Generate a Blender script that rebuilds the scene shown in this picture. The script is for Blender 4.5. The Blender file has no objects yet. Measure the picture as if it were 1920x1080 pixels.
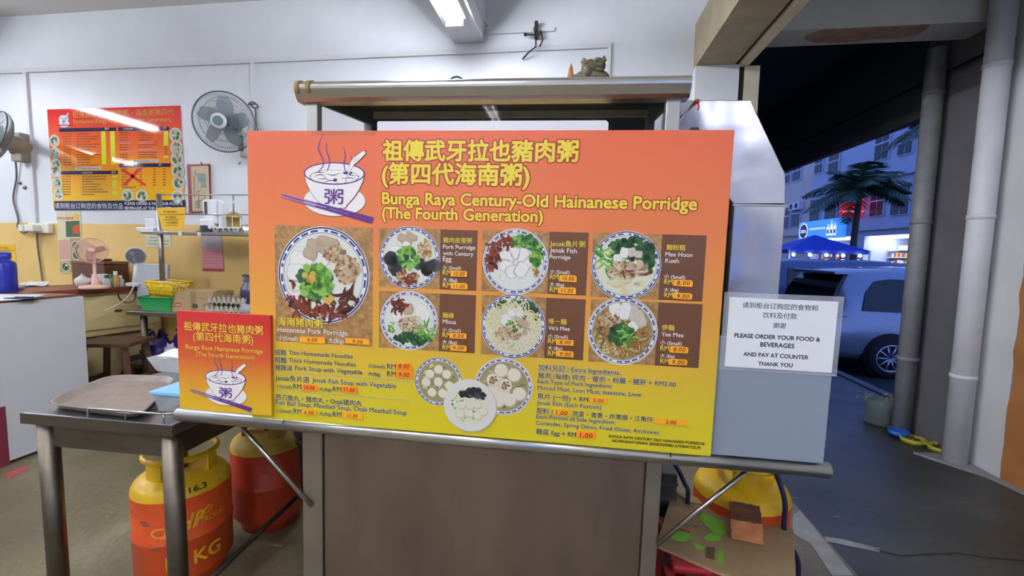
import bpy, bmesh, math, random
from mathutils import Vector, Matrix
random.seed(7)
C = bpy.context.scene.collection
SC = bpy.context.scene
# ------------------------------------------------------------------ camera
F = 820.0; CAMH = 1.30
_Y = Vector(((1075-960)/F, -(473-540)/F, -1)).normalized()      # building depth axis seen from the camera
_Z = Vector((1, -0.02, 0)).cross(_Y).normalized()
if _Z.y < 0: _Z = -_Z
_X = _Y.cross(_Z)
RC = Matrix((_X, _Y, _Z))                                       # camera -> world
cam_d = bpy.data.cameras.new('camera'); cam = bpy.data.objects.new('camera', cam_d); C.objects.link(cam)
cam.matrix_basis = Matrix.Translation((0, 0, CAMH)) @ RC.to_4x4()
cam_d.sensor_width = 36; cam_d.lens = 36*F/1920; cam_d.clip_start = 0.02; cam_d.clip_end = 300
SC.camera = cam
# ------------------------------------------------------------------ view, sky
SC.view_settings.view_transform = 'Standard'; SC.view_settings.look = 'None'
SC.view_settings.gamma = 1; SC.view_settings.use_curve_mapping = False
SC.view_settings.exposure = 0.5
try: SC.cycles.use_denoising = True
except Exception: pass
TUBE_STRENGTH = 105.0
def lin(c):
    if isinstance(c, str):
        c = c.lstrip('#'); c = tuple(int(c[i:i+2], 16) for i in (0, 2, 4))
    return tuple(((v/255)/12.92 if v/255 <= .04045 else ((v/255+.055)/1.055)**2.4) for v in c)
W = bpy.data.worlds.new('dusk'); SC.world = W; W.use_nodes = True
_n = W.node_tree.nodes; _l = W.node_tree.links
bg = _n['Background']; tc = _n.new('ShaderNodeTexCoord'); sx = _n.new('ShaderNodeSeparateXYZ'); rp = _n.new('ShaderNodeValToRGB')
_l.new(tc.outputs['Generated'], sx.inputs[0]); _l.new(sx.outputs['Z'], rp.inputs[0]); _l.new(rp.outputs[0], bg.inputs[0])
rp.color_ramp.elements[0].position = 0.0; rp.color_ramp.elements[0].color = (.18, .27, .66, 1)
rp.color_ramp.elements[1].position = .8; rp.color_ramp.elements[1].color = (.08, .15, .46, 1)
bg.inputs[1].default_value = 1.7
# ------------------------------------------------------------------ pixel -> point helpers
CP = Vector((0, 0, CAMH))
def ray(px, py): return RC @ Vector(((px-960)/F, (540-py)/F, -1))
def hit(px, py, p0, n):
    d = ray(px, py); return CP + d*((Vector(p0)-CP).dot(n)/d.dot(n))
def aty(px, py, y): return hit(px, py, (0, y, 0), Vector((0, 1, 0)))
def atx(px, py, x): return hit(px, py, (x, 0, 0), Vector((1, 0, 0)))
def atz(px, py, z): return hit(px, py, (0, 0, z), Vector((0, 0, 1)))
KX = Vector((1, .013, -.012)).normalized(); KY = Vector((0, 0, 1)).cross(KX).normalized(); KZ = KX.cross(KY)
KO = atz(944, 828, .80)
MK = Matrix.Translation(KO) @ Matrix((KX, KY, KZ)).transposed().to_4x4()   # the cart's own frame: u along, v back, w up
def pk(px, py, v=0.0):
    p = hit(px, py, KO+KY*v, KY)-KO; return Vector((p.dot(KX), p.dot(KY), p.dot(KZ)))
# ------------------------------------------------------------------ materials
_mats = {}
def mat(name, col, rough=.55, metal=0., var=.07, scale=14., bump=0., emit=None, alpha=None, coat=0., spec=.5, stretch=None, coord='Object', trans=0., bscale=None):
    if name in _mats: return _mats[name]
    m = bpy.data.materials.new(name); m.use_nodes = True; _mats[name] = m
    nt = m.node_tree; N = nt.nodes; L = nt.links; b = N['Principled BSDF']
    c = lin(col)
    b.inputs['Base Color'].default_value = (*c, 1); b.inputs['Roughness'].default_value = rough; b.inputs['Metallic'].default_value = metal
    b.inputs['Specular IOR Level'].default_value = spec; b.inputs['Coat Weight'].default_value = coat
    b.inputs['Transmission Weight'].default_value = trans
    if var or bump:
        t = N.new('ShaderNodeTexCoord'); src = t.outputs[coord]
        if stretch:
            mp = N.new('ShaderNodeMapping'); mp.inputs['Scale'].default_value = stretch; L.new(src, mp.inputs[0]); src = mp.outputs[0]
        nz = N.new('ShaderNodeTexNoise'); nz.inputs['Scale'].default_value = scale; nz.inputs['Detail'].default_value = 4; L.new(src, nz.inputs['Vector'])
        if var:
            r = N.new('ShaderNodeValToRGB'); L.new(nz.outputs['Fac'], r.inputs[0])
            r.color_ramp.elements[0].position = .3; r.color_ramp.elements[1].position = .7
            r.color_ramp.elements[0].color = (*[v*(1-var) for v in c], 1); r.color_ramp.elements[1].color = (*[min(1, v*(1+var)) for v in c], 1)
            L.new(r.outputs[0], b.inputs['Base Color'])
        if bump:
            n2 = nz
            if bscale:
                n2 = N.new('ShaderNodeTexNoise'); n2.inputs['Scale'].default_value = bscale; L.new(src, n2.inputs['Vector'])
            bp = N.new('ShaderNodeBump'); bp.inputs['Strength'].default_value = bump; bp.inputs['Distance'].default_value = .02
            L.new(n2.outputs['Fac'], bp.inputs['Height']); L.new(bp.outputs[0], b.inputs['Normal'])
    if emit:
        b.inputs['Emission Color'].default_value = (*lin(emit[0]), 1); b.inputs['Emission Strength'].default_value = emit[1]
    if alpha is not None: b.inputs['Alpha'].default_value = alpha
    return m
def ink(name, col, rough=.45): return mat('print_'+name, col, rough, var=0)
def ramp_mat(name, stops, axis='Z', lo=0., hi=1., rough=.45, coat=0., coord='Object'):
    """A printed colour gradient along a local axis."""
    m = bpy.data.materials.new(name); m.use_nodes = True; nt = m.node_tree; N = nt.nodes; L = nt.links; b = N['Principled BSDF']
    t = N.new('ShaderNodeTexCoord'); s = N.new('ShaderNodeSeparateXYZ'); L.new(t.outputs[coord], s.inputs[0])
    mr = N.new('ShaderNodeMapRange'); mr.inputs[1].default_value = lo; mr.inputs[2].default_value = hi; L.new(s.outputs[axis], mr.inputs[0])
    r = N.new('ShaderNodeValToRGB'); L.new(mr.outputs[0], r.inputs[0]); e = r.color_ramp.elements
    while len(e) < len(stops): e.new(.5)
    for k, (p, c) in enumerate(stops): e[k].position = p; e[k].color = (*lin(c), 1)
    L.new(r.outputs[0], b.inputs['Base Color']); b.inputs['Roughness'].default_value = rough; b.inputs['Coat Weight'].default_value = coat
    return m
# ------------------------------------------------------------------ mesh builder
class MB:
    def __init__(s): s.v = []; s.f = []; s.m = []; s.s = []
    def add(s, v, f, mi=0, smooth=False):
        o = len(s.v); s.v += [tuple(p) for p in v]
        for q in f: s.f.append(tuple(i+o for i in q)); s.m.append(mi); s.s.append(smooth)
        return s
    def box(s, x0, x1, y0, y1, z0, z1, mi=0, T=None):
        v = [Vector((x, y, z)) for x in (x0, x1) for y in (y0, y1) for z in (z0, z1)]
        if T: v = [T @ p for p in v]
        return s.add(v, [(0, 1, 3, 2), (4, 6, 7, 5), (0, 4, 5, 1), (2, 3, 7, 6), (0, 2, 6, 4), (1, 5, 7, 3)], mi)
    def tube(s, pts, r, seg=8, mi=0, smooth=True, caps=True):
        pts = [Vector(p) for p in pts]; n = len(pts); rs = r if isinstance(r, (list, tuple)) else [r]*n
        v = []; prev = None
        for i, p in enumerate(pts):
            d = (pts[min(i+1, n-1)]-pts[max(i-1, 0)])
            d = d.normalized() if d.length > 1e-9 else Vector((0, 0, 1))
            if prev is None:
                a = d.cross(Vector((0, 0, 1)) if abs(d.z) < .9 else Vector((1, 0, 0))).normalized()
            else:
                a = (prev-d*prev.dot(d)); a = a.normalized() if a.length > 1e-6 else d.orthogonal().normalized()
            prev = a; b = d.cross(a)
            for k in range(seg):
                t = 2*math.pi*k/seg; v.append(p+(a*math.cos(t)+b*math.sin(t))*rs[i])
        f = [(i*seg+k, i*seg+(k+1) % seg, (i+1)*seg+(k+1) % seg, (i+1)*seg+k) for i in range(n-1) for k in range(seg)]
        s.add(v, f, mi, smooth)
        if caps:
            o = len(s.v)-n*seg
            s.f.append(tuple(o+k for k in reversed(range(seg)))); s.m.append(mi); s.s.append(False)
            s.f.append(tuple(o+(n-1)*seg+k for k in range(seg))); s.m.append(mi); s.s.append(False)
        return s
    def lathe(s, prof, c=(0, 0, 0), seg=24, mi=0, smooth=True, T=None, mis=None):
        v = []; c = Vector(c); n = len(prof)
        for (r, z) in prof:
            for k in range(seg):
                t = 2*math.pi*k/seg; p = Vector((r*math.cos(t), r*math.sin(t), z)); v.append((T @ p if T else p)+c)
        o = len(s.v); s.v += [tuple(p) for p in v]
        for i in range(n-1):
            for k in range(seg):
                s.f.append((o+i*seg+k, o+i*seg+(k+1) % seg, o+(i+1)*seg+(k+1) % seg, o+(i+1)*seg+k)); s.m.append(mis[i] if mis else mi); s.s.append(smooth)
        return s
    def prism(s, poly, fn, mi=0, side=None):
        """poly: list of 2-D points; fn(p, t) gives the 3-D point for t = 0 or 1."""
        n = len(poly); v = [fn(p, 0) for p in poly]+[fn(p, 1) for p in poly]
        f = [tuple(range(n)), tuple(reversed(range(n, 2*n)))]+[(i, i+n, (i+1) % n+n, (i+1) % n) for i in range(n)]
        s.add(v, f[:2], mi); o = len(s.v)-2*n
        for q in f[2:]: s.f.append(tuple(i+o for i in q)); s.m.append(mi if side is None else side); s.s.append(False)
        return s
    def poly(s, pts, fn, layer, mi=0):
        return s.add([fn(p[0], p[1], layer) for p in pts], [tuple(range(len(pts)))], mi)
    def sphere(s, c, r, seg=12, rings=8, mi=0, sc=(1, 1, 1), T=None):
        pr = [(max(1e-4, math.sin(math.pi*i/rings)), -math.cos(math.pi*i/rings)) for i in range(rings+1)]
        M = Matrix.Diagonal((r*sc[0], r*sc[1], r*sc[2]))
        if T: M = T.to_3x3() @ M
        return s.lathe(pr, c, seg, mi, True, M)
    def build(s, name, mats, parent=None, world=False, basis=None, bevel=0., auto=False):
        me = bpy.data.meshes.new(name); v = s.v
        if world and parent is not None:
            inv = parent.matrix_basis.inverted(); v = [tuple(inv @ Vector(p)) for p in v]
        me.from_pydata(v, [], s.f)
        for m in (mats if isinstance(mats, (list, tuple)) else [mats]): me.materials.append(m)
        me.polygons.foreach_set('material_index', s.m); me.polygons.foreach_set('use_smooth', s.s); me.update()
        o = bpy.data.objects.new(name, me); C.objects.link(o)
        if parent is not None: o.parent = parent
        elif basis is not None:
            o.matrix_basis = basis
        elif world:                                               # a one-mesh thing: origin at its base
            xs, ys, zs = zip(*v); org = Vector(((min(xs)+max(xs))/2, (min(ys)+max(ys))/2, min(zs)))
            me.transform(Matrix.Translation(-org)); o.location = org
        if bevel:
            bm = bmesh.new(); bm.from_mesh(me); bmesh.ops.recalc_face_normals(bm, faces=bm.faces)
            es = [e for e in bm.edges if len(e.link_faces) == 2 and e.calc_face_angle(0) > .6]
            bmesh.ops.bevel(bm, geom=es, offset=bevel, segments=2, affect='EDGES', profile=.5, clamp_overlap=True)
            bm.to_mesh(me); bm.free()
        return o
def thing(name, label, cat, loc=(0, 0, 0), rz=0., group=None, basis=None):
    o = bpy.data.objects.new(name, None); C.objects.link(o); o.empty_display_size = .05
    o.matrix_basis = basis if basis is not None else Matrix.Translation(loc) @ Matrix.Rotation(rz, 4, 'Z')
    return tag(o, label, cat, group)
def tag(o, label, cat, group=None, kind=None):
    o['label'] = label; o['category'] = cat
    if group: o['group'] = group
    if kind: o['kind'] = kind
    return o
def struct(o, label=None):
    o['kind'] = 'structure'
    if label: o['label'] = label
    return o
def copy_thing(o, basis, label):
    r = o.copy(); C.objects.link(r); r.matrix_basis = basis; r['label'] = label
    for ch in list(o.children):
        c = ch.copy(); C.objects.link(c); c.parent = r
        for g in list(ch.children):
            d = g.copy(); C.objects.link(d); d.parent = c
    return r
# ------------------------------------------------------------------ lettering
_fc = bpy.data.curves.new('lettering', 'FONT'); _fc.resolution_u = 3
_fo = bpy.data.objects.new('lettering', _fc); C.objects.link(_fo)
_tc = {}
def glyphs(body, spacing=1.):
    k = (body, spacing)
    if k not in _tc:
        _fc.body = body; _fc.space_character = spacing
        _fo.update_tag(); bpy.context.view_layer.update()
        me = bpy.data.meshes.new_from_object(_fo.evaluated_get(bpy.context.evaluated_depsgraph_get()))
        _tc[k] = ([(v.co.x, v.co.y) for v in me.vertices], [tuple(p.vertices) for p in me.polygons]); bpy.data.meshes.remove(me)
    return _tc[k]
def text(mb, body, fn, x0, y0, x1, layer, mi=0, bold=0., y1=None, bottom=False, skew=0., spacing=1., rise=0.):
    """Letters laid so they span x0..x1; y0 is the baseline (or the lowest point with bottom); y1 the top if the height is fixed too.
    bold thickens the strokes (a share of the letter size) by laying shifted copies over each other."""
    v, f = glyphs(body, spacing)
    ax = min(p[0] for p in v); bx = max(p[0] for p in v); ay = min(p[1] for p in v); by = max(p[1] for p in v)
    sx_ = (x1-x0)/(bx-ax); sy = sx_
    if y1 is not None: sy = (y1-y0)/(by-(ay if bottom else 0))
    base = ay if bottom else 0.
    nb = 0 if not bold else (20 if bold > .05 else 8)
    for k in range(nb+1):
        dx = dy = 0.
        if k: t = 6.2832*k/nb; dx, dy = bold*sy*math.cos(t), bold*sy*math.sin(t)
        out = []
        for p in v:
            X = (p[0]-ax)*sx_+dx; Y = (p[1]-base)*sy+dy
            out.append(fn(x0+X+skew*Y, y0+Y+rise*X, layer+.06*k))
        mb.add(out, f, mi)
def clean_rect(mb, x0, x1, y0, y1, fn, layer, mi=0): mb.poly([(x0, y0), (x1, y0), (x1, y1), (x0, y1)], fn, layer, mi)
def disc(mb, c, r, fn, layer, mi=0, seg=40, ry=None, a0=0., a1=None):
    ry = ry or r
    mb.poly([(c[0]+r*math.cos(2*math.pi*k/seg), c[1]+ry*math.sin(2*math.pi*k/seg)) for k in range(seg)], fn, layer, mi)
def ring(mb, c, r0, r1, fn, layer, mi=0, seg=48, a0=0., a1=2*math.pi, k=1.):
    n = max(2, int(seg*abs(a1-a0)/(2*math.pi)))
    v = []
    for i in range(n+1):
        a = a0+(a1-a0)*i/n
        for r in (r0, r1): v.append(fn(c[0]+r*math.cos(a), c[1]+k*r*math.sin(a), layer))
    mb.add(v, [(2*i, 2*i+1, 2*i+3, 2*i+2) for i in range(n)], mi)
def smooth2(pts, w):
    n = len(pts); ws = list(w) if isinstance(w, (list, tuple)) else [w]*n; P = []; Wd = []
    for i in range(n-1):
        a, b, c, d = pts[max(i-1, 0)], pts[i], pts[i+1], pts[min(i+2, n-1)]
        for k in range(5):
            t = k/5; P.append(tuple(.5*(2*b[j]+(c[j]-a[j])*t+(2*a[j]-5*b[j]+4*c[j]-d[j])*t*t+(3*b[j]-a[j]-3*c[j]+d[j])*t**3) for j in (0, 1))); Wd.append(ws[i]+(ws[i+1]-ws[i])*t)
    return P+[tuple(pts[-1])], Wd+[ws[-1]]
def stroke(mb, pts, w, fn, layer, mi=0, curve=False):
    if curve: pts, w = smooth2(pts, w)
    n = len(pts); v = []
    for i, p in enumerate(pts):
        a = pts[max(i-1, 0)]; b = pts[min(i+1, n-1)]; dx, dy = b[0]-a[0], b[1]-a[1]; l = math.hypot(dx, dy) or 1
        ww = w[i] if isinstance(w, (list, tuple)) else w
        nx, ny = -dy/l*ww/2, dx/l*ww/2
        v += [fn(p[0]+nx, p[1]+ny, layer), fn(p[0]-nx, p[1]-ny, layer)]
    mb.add(v, [(2*i, 2*i+1, 2*i+3, 2*i+2) for i in range(n-1)], mi)
def blob(mb, c, r, fn, layer, mi=0, n=9, rag=.35, ky=1., rot=0.):
    pts = []
    for i in range(n):
        a = 2*math.pi*i/n; rr = r*(1-rag*random.random()); x, y = rr*math.cos(a), rr*ky*math.sin(a)
        pts.append((c[0]+x*math.cos(rot)-y*math.sin(rot), c[1]+x*math.sin(rot)+y*math.cos(rot)))
    # fan so that ragged outlines stay clean
    o = len(mb.v); mb.add([fn(c[0], c[1], layer)]+[fn(p[0], p[1], layer) for p in pts], [(0, i+1, (i+1) % n+1) for i in range(n)], mi)
# ================================================================== SETTING
def floor_material(name, a, b, c, scuff):
    m = bpy.data.materials.new(name); m.use_nodes = True; nt = m.node_tree; N = nt.nodes; L = nt.links; bs = N['Principled BSDF']
    t = N.new('ShaderNodeTexCoord')
    def noise(sc, det=6, st=None):
        z = N.new('ShaderNodeTexNoise'); z.inputs['Scale'].default_value = sc; z.inputs['Detail'].default_value = det
        if st:
            mp = N.new('ShaderNodeMapping'); mp.inputs['Scale'].default_value = st; mp.inputs['Rotation'].default_value = (0, 0, .5); L.new(t.outputs['Object'], mp.inputs[0]); L.new(mp.outputs[0], z.inputs['Vector'])
        else: L.new(t.outputs['Object'], z.inputs['Vector'])
        return z.outputs['Fac']
    r = N.new('ShaderNodeValToRGB'); L.new(noise(2.2), r.inputs[0]); e = r.color_ramp.elements; e.new(.5)
    for k, (p, q) in enumerate(((.32, a), (.5, b), (.7, c))): e[k].position = p; e[k].color = (*lin(q), 1)
    r2 = N.new('ShaderNodeValToRGB'); L.new(noise(60, 3), r2.inputs[0]); r2.color_ramp.elements[0].color = (.72, .72, .72, 1); r2.color_ramp.elements[0].position = .3; r2.color_ramp.elements[1].position = .65
    mx = N.new('ShaderNodeMix'); mx.data_type = 'RGBA'; mx.blend_type = 'MULTIPLY'; mx.inputs[0].default_value = .8; L.new(r.outputs[0], mx.inputs[6]); L.new(r2.outputs[0], mx.inputs[7])
    r3 = N.new('ShaderNodeValToRGB'); L.new(noise(5, 5, (1, 3.5, 1)), r3.inputs[0]); r3.color_ramp.elements[0].position = .66; r3.color_ramp.elements[1].position = .74
    m2 = N.new('ShaderNodeMix'); m2.data_type = 'RGBA'; L.new(r3.outputs[0], m2.inputs[0]); L.new(mx.outputs[2], m2.inputs[6]); m2.inputs[7].default_value = (*lin(scuff), 1)
    L.new(m2.outputs[2], bs.inputs['Base Color'])
    rr = N.new('ShaderNodeMapRange'); rr.inputs[3].default_value = .28; rr.inputs[4].default_value = .6; L.new(noise(3), rr.inputs[0]); L.new(rr.outputs[0], bs.inputs['Roughness'])
    bp = N.new('ShaderNodeBump'); bp.inputs['Strength'].default_value = .15; bp.inputs['Distance'].default_value = .02; L.new(noise(25), bp.inputs['Height']); L.new(bp.outputs[0], bs.inputs['Normal'])
    return m
M_floor = floor_material('shop_concrete', '#625944', '#70674f', '#817861', '#a09a8a')
M_walk = floor_material('walkway_concrete', '#32322d', '#3d3d39', '#494946', '#6d6d6b')
M_white = mat('wall_paint', '#d9dce2', .6, var=.03, scale=1.3)
M_ceil = mat('ceiling_paint', '#cfcfcb', .7, var=.03, scale=1.)
M_trunk = mat('trunking_plastic', '#d3d5d8', .5, var=.02)
M_grey = mat('grey_render', '#87878a', .7, var=.12, scale=4)
M_dgrey = mat('dark_grey_paint', '#4b4b4e', .7, var=.15, scale=3)
M_cream = mat('cream_metal', '#cfc6ae', .5, var=.08)
M_lintel = mat('stained_cream_paint', '#9a8d72', .6, var=.16, scale=5)
M_dark = mat('dark_gap', '#1c1917', .7)
def wall_two_tone():
    m = bpy.data.materials.new('two_tone_wall'); m.use_nodes = True; nt = m.node_tree; N = nt.nodes; L = nt.links; b = N['Principled BSDF']
    t = N.new('ShaderNodeTexCoord'); s = N.new('ShaderNodeSeparateXYZ'); L.new(t.outputs['Object'], s.inputs[0])
    nz = N.new('ShaderNodeTexNoise'); nz.inputs['Scale'].default_value = 3; nz.inputs['Detail'].default_value = 5; L.new(t.outputs['Object'], nz.inputs['Vector'])
    ad = N.new('ShaderNodeMath'); ad.operation = 'MULTIPLY_ADD'; ad.inputs[1].default_value = .012; L.new(nz.outputs['Fac'], ad.inputs[0]); L.new(s.outputs['Z'], ad.inputs[2])
    gt = N.new('ShaderNodeMath'); gt.operation = 'GREATER_THAN'; gt.inputs[1].default_value = 1.476; L.new(ad.outputs[0], gt.inputs[0])
    def two(a, c):
        r = N.new('ShaderNodeValToRGB'); L.new(nz.outputs['Fac'], r.inputs[0]); r.color_ramp.elements[0].position = .3; r.color_ramp.elements[1].position = .6
        r.color_ramp.elements[0].color = (*lin(a), 1); r.color_ramp.elements[1].color = (*lin(c), 1); return r.outputs[0]
    mx = N.new('ShaderNodeMix'); mx.data_type = 'RGBA'; L.new(gt.outputs[0], mx.inputs[0]); L.new(two('#d6b46c', '#debd78'), mx.inputs[6]); L.new(two('#d3d7df', '#d9dde4'), mx.inputs[7])
    L.new(mx.outputs[2], b.inputs['Base Color']); b.inputs['Roughness'].default_value = .5
    return m
M_back = wall_two_tone()
def sbox(name, x0, x1, y0, y1, z0, z1, m, bevel=0):
    return struct(MB().box(x0, x1, y0, y1, z0, z1).build(name, m, bevel=bevel))
sbox('floor', -10, 1.2, -5, 3.5, -.1, 0, M_floor)
sbox('floor_walkway', 1.2, 3.0, -6, 32, -.1, 0, M_walk)
sbox('wall_back', -10, 1.14, 3.4, 3.6, 0, 3.4, M_back)
sbox('wall_left', -10.2, -10, -5, 3.6, 0, 3.4, M_white)
sbox('wall_front', -10, 1.1, -5.2, -5, 0, 3.4, M_white)
sbox('ceiling', -10.2, 1.1, -5.2, 3.6, 3.28, 3.4, M_ceil)
sbox('trim_1', -.952, -.716, -5, 3.4, 2.87, 3.28, M_white, .006)              # ceiling beam that carries the lamps
sbox('trim_2', -5.65, -5.41, -5, 3.4, 2.87, 3.28, M_white, .006)
sbox('trim_3', -8.45, -8.2, -5, 3.4, 2.87, 3.28, M_white, .006)
sbox('trim_4', -10, .223, 3.378, 3.4, 2.79, 2.825, M_trunk)                   # wall trunking
sbox('trim_5', -4.89, -4.855, 3.38, 3.4, 1.47, 2.79, M_trunk)
sbox('trim_6', -2.665, -2.64, 3.38, 3.4, 1.7, 2.79, M_trunk)
sbox('trim_7', .2, .225, 3.38, 3.4, .9, 2.825, M_trunk)
sbox('trim_8', -.716, -.19, 3.38, 3.4, 2.925, 2.955, M_trunk)
sbox('trim_9', -.716, -.69, -5, 3.4, 2.985, 3.01, M_trunk)
# shop front line on the street side
sbox('wall_right', .93, 1.05, -5, 3.4, 2.93, 3.4, M_white)
sbox('trim_10', .81, 1.07, -5, 3.3995, 2.62, 2.93, M_lintel)                   # shutter beam
sbox('trim_11', 1.07, 1.10, -5, 3.398, 2.64, 2.93, M_dark)
sbox('trim_12', 1.10, 1.155, -5, 3.398, 2.605, 2.93, M_cream)
sbox('trim_13', .81, 1.10, 3.33, 3.4, 0, 2.62, M_white)                       # pilaster
sbox('trim_14', 1.10, 1.137, 3.345, 3.4, 0, 2.62, M_dark)
sbox('trim_15', 1.137, 1.237, 3.34, 3.46, 0, 2.61, M_cream)
sbox('wall_walkway', 1.14, 1.2, 3.46, 32, 0, 3.3, M_dgrey)
sbox('ceiling_walkway', 1.05, 2.55, -6, 32, 3.21, 3.3, M_dgrey)
sbox('beam_cross', 1.05, 2.55, 3.2, 3.44, 2.77, 3.21, mat('beam_white', '#c9cac4', .65, var=.06, scale=3))
pm = MB(); ppts = [atz(*q, 2.768) for q in ((1508, 70), (1522, 62), (1545, 55), (1600, 52), (1660, 47), (1752, 41), (1735, 57), (1712, 67), (1680, 72), (1640, 73), (1600, 78), (1560, 80), (1530, 80), (1514, 76))]
pm.prism([(p.x, p.y) for p in ppts], lambda p, t: (p[0], min(max(p[1], 3.205), 3.435), 2.7695-.004*t)); struct(pm.build('beam_bare_plaster', mat('bare_plaster', '#a58579', .8, var=.2, scale=12)))
# outer pillar, its pipes, and the long beam over the opening
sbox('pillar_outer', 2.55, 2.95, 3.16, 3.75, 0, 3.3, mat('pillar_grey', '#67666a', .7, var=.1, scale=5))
M_pw = mat('pillar_white', '#cfd0d2', .65, var=.06, scale=3)
sbox('wall_outer', 2.55, 2.95, 2.875, 3.16, 0, 3.3, M_pw)
sbox('wall_outer_near', 2.55, 2.95, -6, 2.875, 1.33, 3.3, M_pw)
sbox('wall_outer_low', 2.55, 2.95, -6, 1.9, 0, 1.33, M_pw)
bw = MB(); random.seed(3)
edge = [(2.875+random.uniform(-.012, .012), z/12*1.33) for z in range(13)]
bw.prism([(1.9, 0)]+[(y, z) for y, z in edge]+[(1.9, 1.33)], lambda p, t: (2.548+t*.4, p[0], p[1]))
struct(bw.build('wall_outer_brown', mat('brown_dado', '#a8703f', .6, var=.12, scale=6)))
sbox('beam_outer', 2.55, 2.63, 3.75, 32, 2.355, 3.3, M_dgrey)
sbox('groove_outer', 2.544, 2.556, 3.08, 32, 2.598, 2.618, M_dark)
sbox('road', 3.0, 18, -8, 60, -.6, -.45, mat('asphalt', '#2b2c30', .75, var=.2, scale=8))
sbox('kerb', 2.96, 3.06, 3.75, 40, -.45, .012, mat('kerb_concrete', '#5b5b60', .8, var=.2))
sbox('pavement_far', 15.2, 18, 5, 60, -.45, -.3, mat('paving_far', '#4a4a52', .8))
hm = MB(); hp = [(2.3, 3.18), (2.42, 3.0), (2.5, 2.9), (2.55, 2.6), (2.55, 3.2)]
hm.prism(hp, lambda p, t: (p[0], p[1], .0+.012*t)); struct(hm.build('floor_haunch', mat('haunch_concrete', '#8a8a8e', .8, var=.12)))
# worn cement repair and painted line near the right foreground
fp = MB()
for pts in ([(1488, 965), (1500, 958), (1600, 1080), (1560, 1080), (1520, 1020), (1485, 1000)],
            [(1546, 1007), (1580, 1012), (1650, 1030), (1648, 1036), (1580, 1022), (1550, 1016)]):
    q = [atz(*p, .0) for p in pts]; fp.prism([(p.x, p.y) for p in q], lambda p, t: (p[0], p[1], .003-.002*t))
struct(fp.build('floor_cement_patch', mat('cement_patch', '#8f9093', .8, var=.14, scale=12)))
fc = MB(); cr = [atz(*p, 0) for p in ((1640, 1031), (1690, 1043), (1740, 1040), (1800, 1038), (1850, 1046), (1920, 1052))]
fc.tube([(p.x, p.y, .001) for p in cr], .004, 5); struct(fc.build('floor_crack', mat('crack', '#2a2a29', .9)))
fr = MB(); q = [atz(*p, 0) for p in ((12, 889), (48, 872), (52, 879), (16, 899))]
fr.prism([(p.x, p.y) for p in q], lambda p, t: (p[0], p[1], .002-.001*t)); struct(fr.build('floor_red_mark', mat('red_paint', '#b04a4e', .7)))

# ------------------------------------------------------------------ drain pipes
def pipe(y, x, r, m, label, ztop):
    t = thing('drain_pipe', label, 'pipe', (x, y, 0), group=None)
    MB().tube([(0, 0, 0), (0, 0, ztop)], r, 24).build('pipe', m, t)
    for z in (.55, 1.55, 2.45): MB().tube([(0, 0, z), (0, 0, z+.03)], r+.004, 24).box(0, .555-(x-2.0), -.01, .01, z+.005, z+.025).build('bracket', m, t)
    return t
pipe(3.09, 2.475, .062, mat('pipe_pale', '#dcdde2', .45, var=.06, scale=6), 'wide pale grey drain pipe nearest the orange brown wall', 3.205)
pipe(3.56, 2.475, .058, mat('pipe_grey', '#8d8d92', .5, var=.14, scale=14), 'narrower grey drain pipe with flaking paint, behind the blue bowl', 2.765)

# ------------------------------------------------------------------ fluorescent battens
M_tube = mat('lit_tube', '#ffffff', .4, var=0, emit=('#f3f6ff', TUBE_STRENGTH))
M_batten = mat('batten_white', '#e6e6e2', .4, var=0)
def batten(x, y0, z, label, n=2):
    t = thing('fluorescent_light', label, 'light', (x, y0, z))
    b = MB().box(-.075, .075, 0, 1.22, -.035, 0)
    for s in (0, 1.2): b.box(-.06, .06, s, s+.02, -.085, -.03)
    b.build('batten', M_batten, t, bevel=.004)
    for sx in ((-.035, .035) if n == 2 else (0,)):
        MB().tube([(sx, .02, -.066), (sx, 1.2, -.066)], .014, 10).build('tube', M_tube, t)
    return t
batten(-.832, 1.76, 2.87, 'lit twin tube fluorescent light under the ceiling beam')
batten(-5.53, 1.56, 2.87, 'twin tube light mirrored as the upper streak on the menu board')
batten(-8.33, -.62, 2.87, 'twin tube light mirrored as the lower streak on the menu board')
for x, y in ((-.832, -1.2), (-.832, -3.4), (-5.53, -1.6), (-3.2, -.45), (-3.2, -2.6)):  # nearer lamp off the beams is added, unseen, to brighten the shop's left
    batten(x, y, 2.87 if x in (-.832, -5.53) else 3.28, 'unseen twin tube fluorescent light behind the viewer under the shop ceiling').__setitem__('group', 'ceiling lights behind the viewer')
for y in (-3.0,): batten(2.05, y, 3.21, 'twin tube fluorescent light under the walkway ceiling behind the viewer')['group'] = 'walkway lights behind the viewer'

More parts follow.
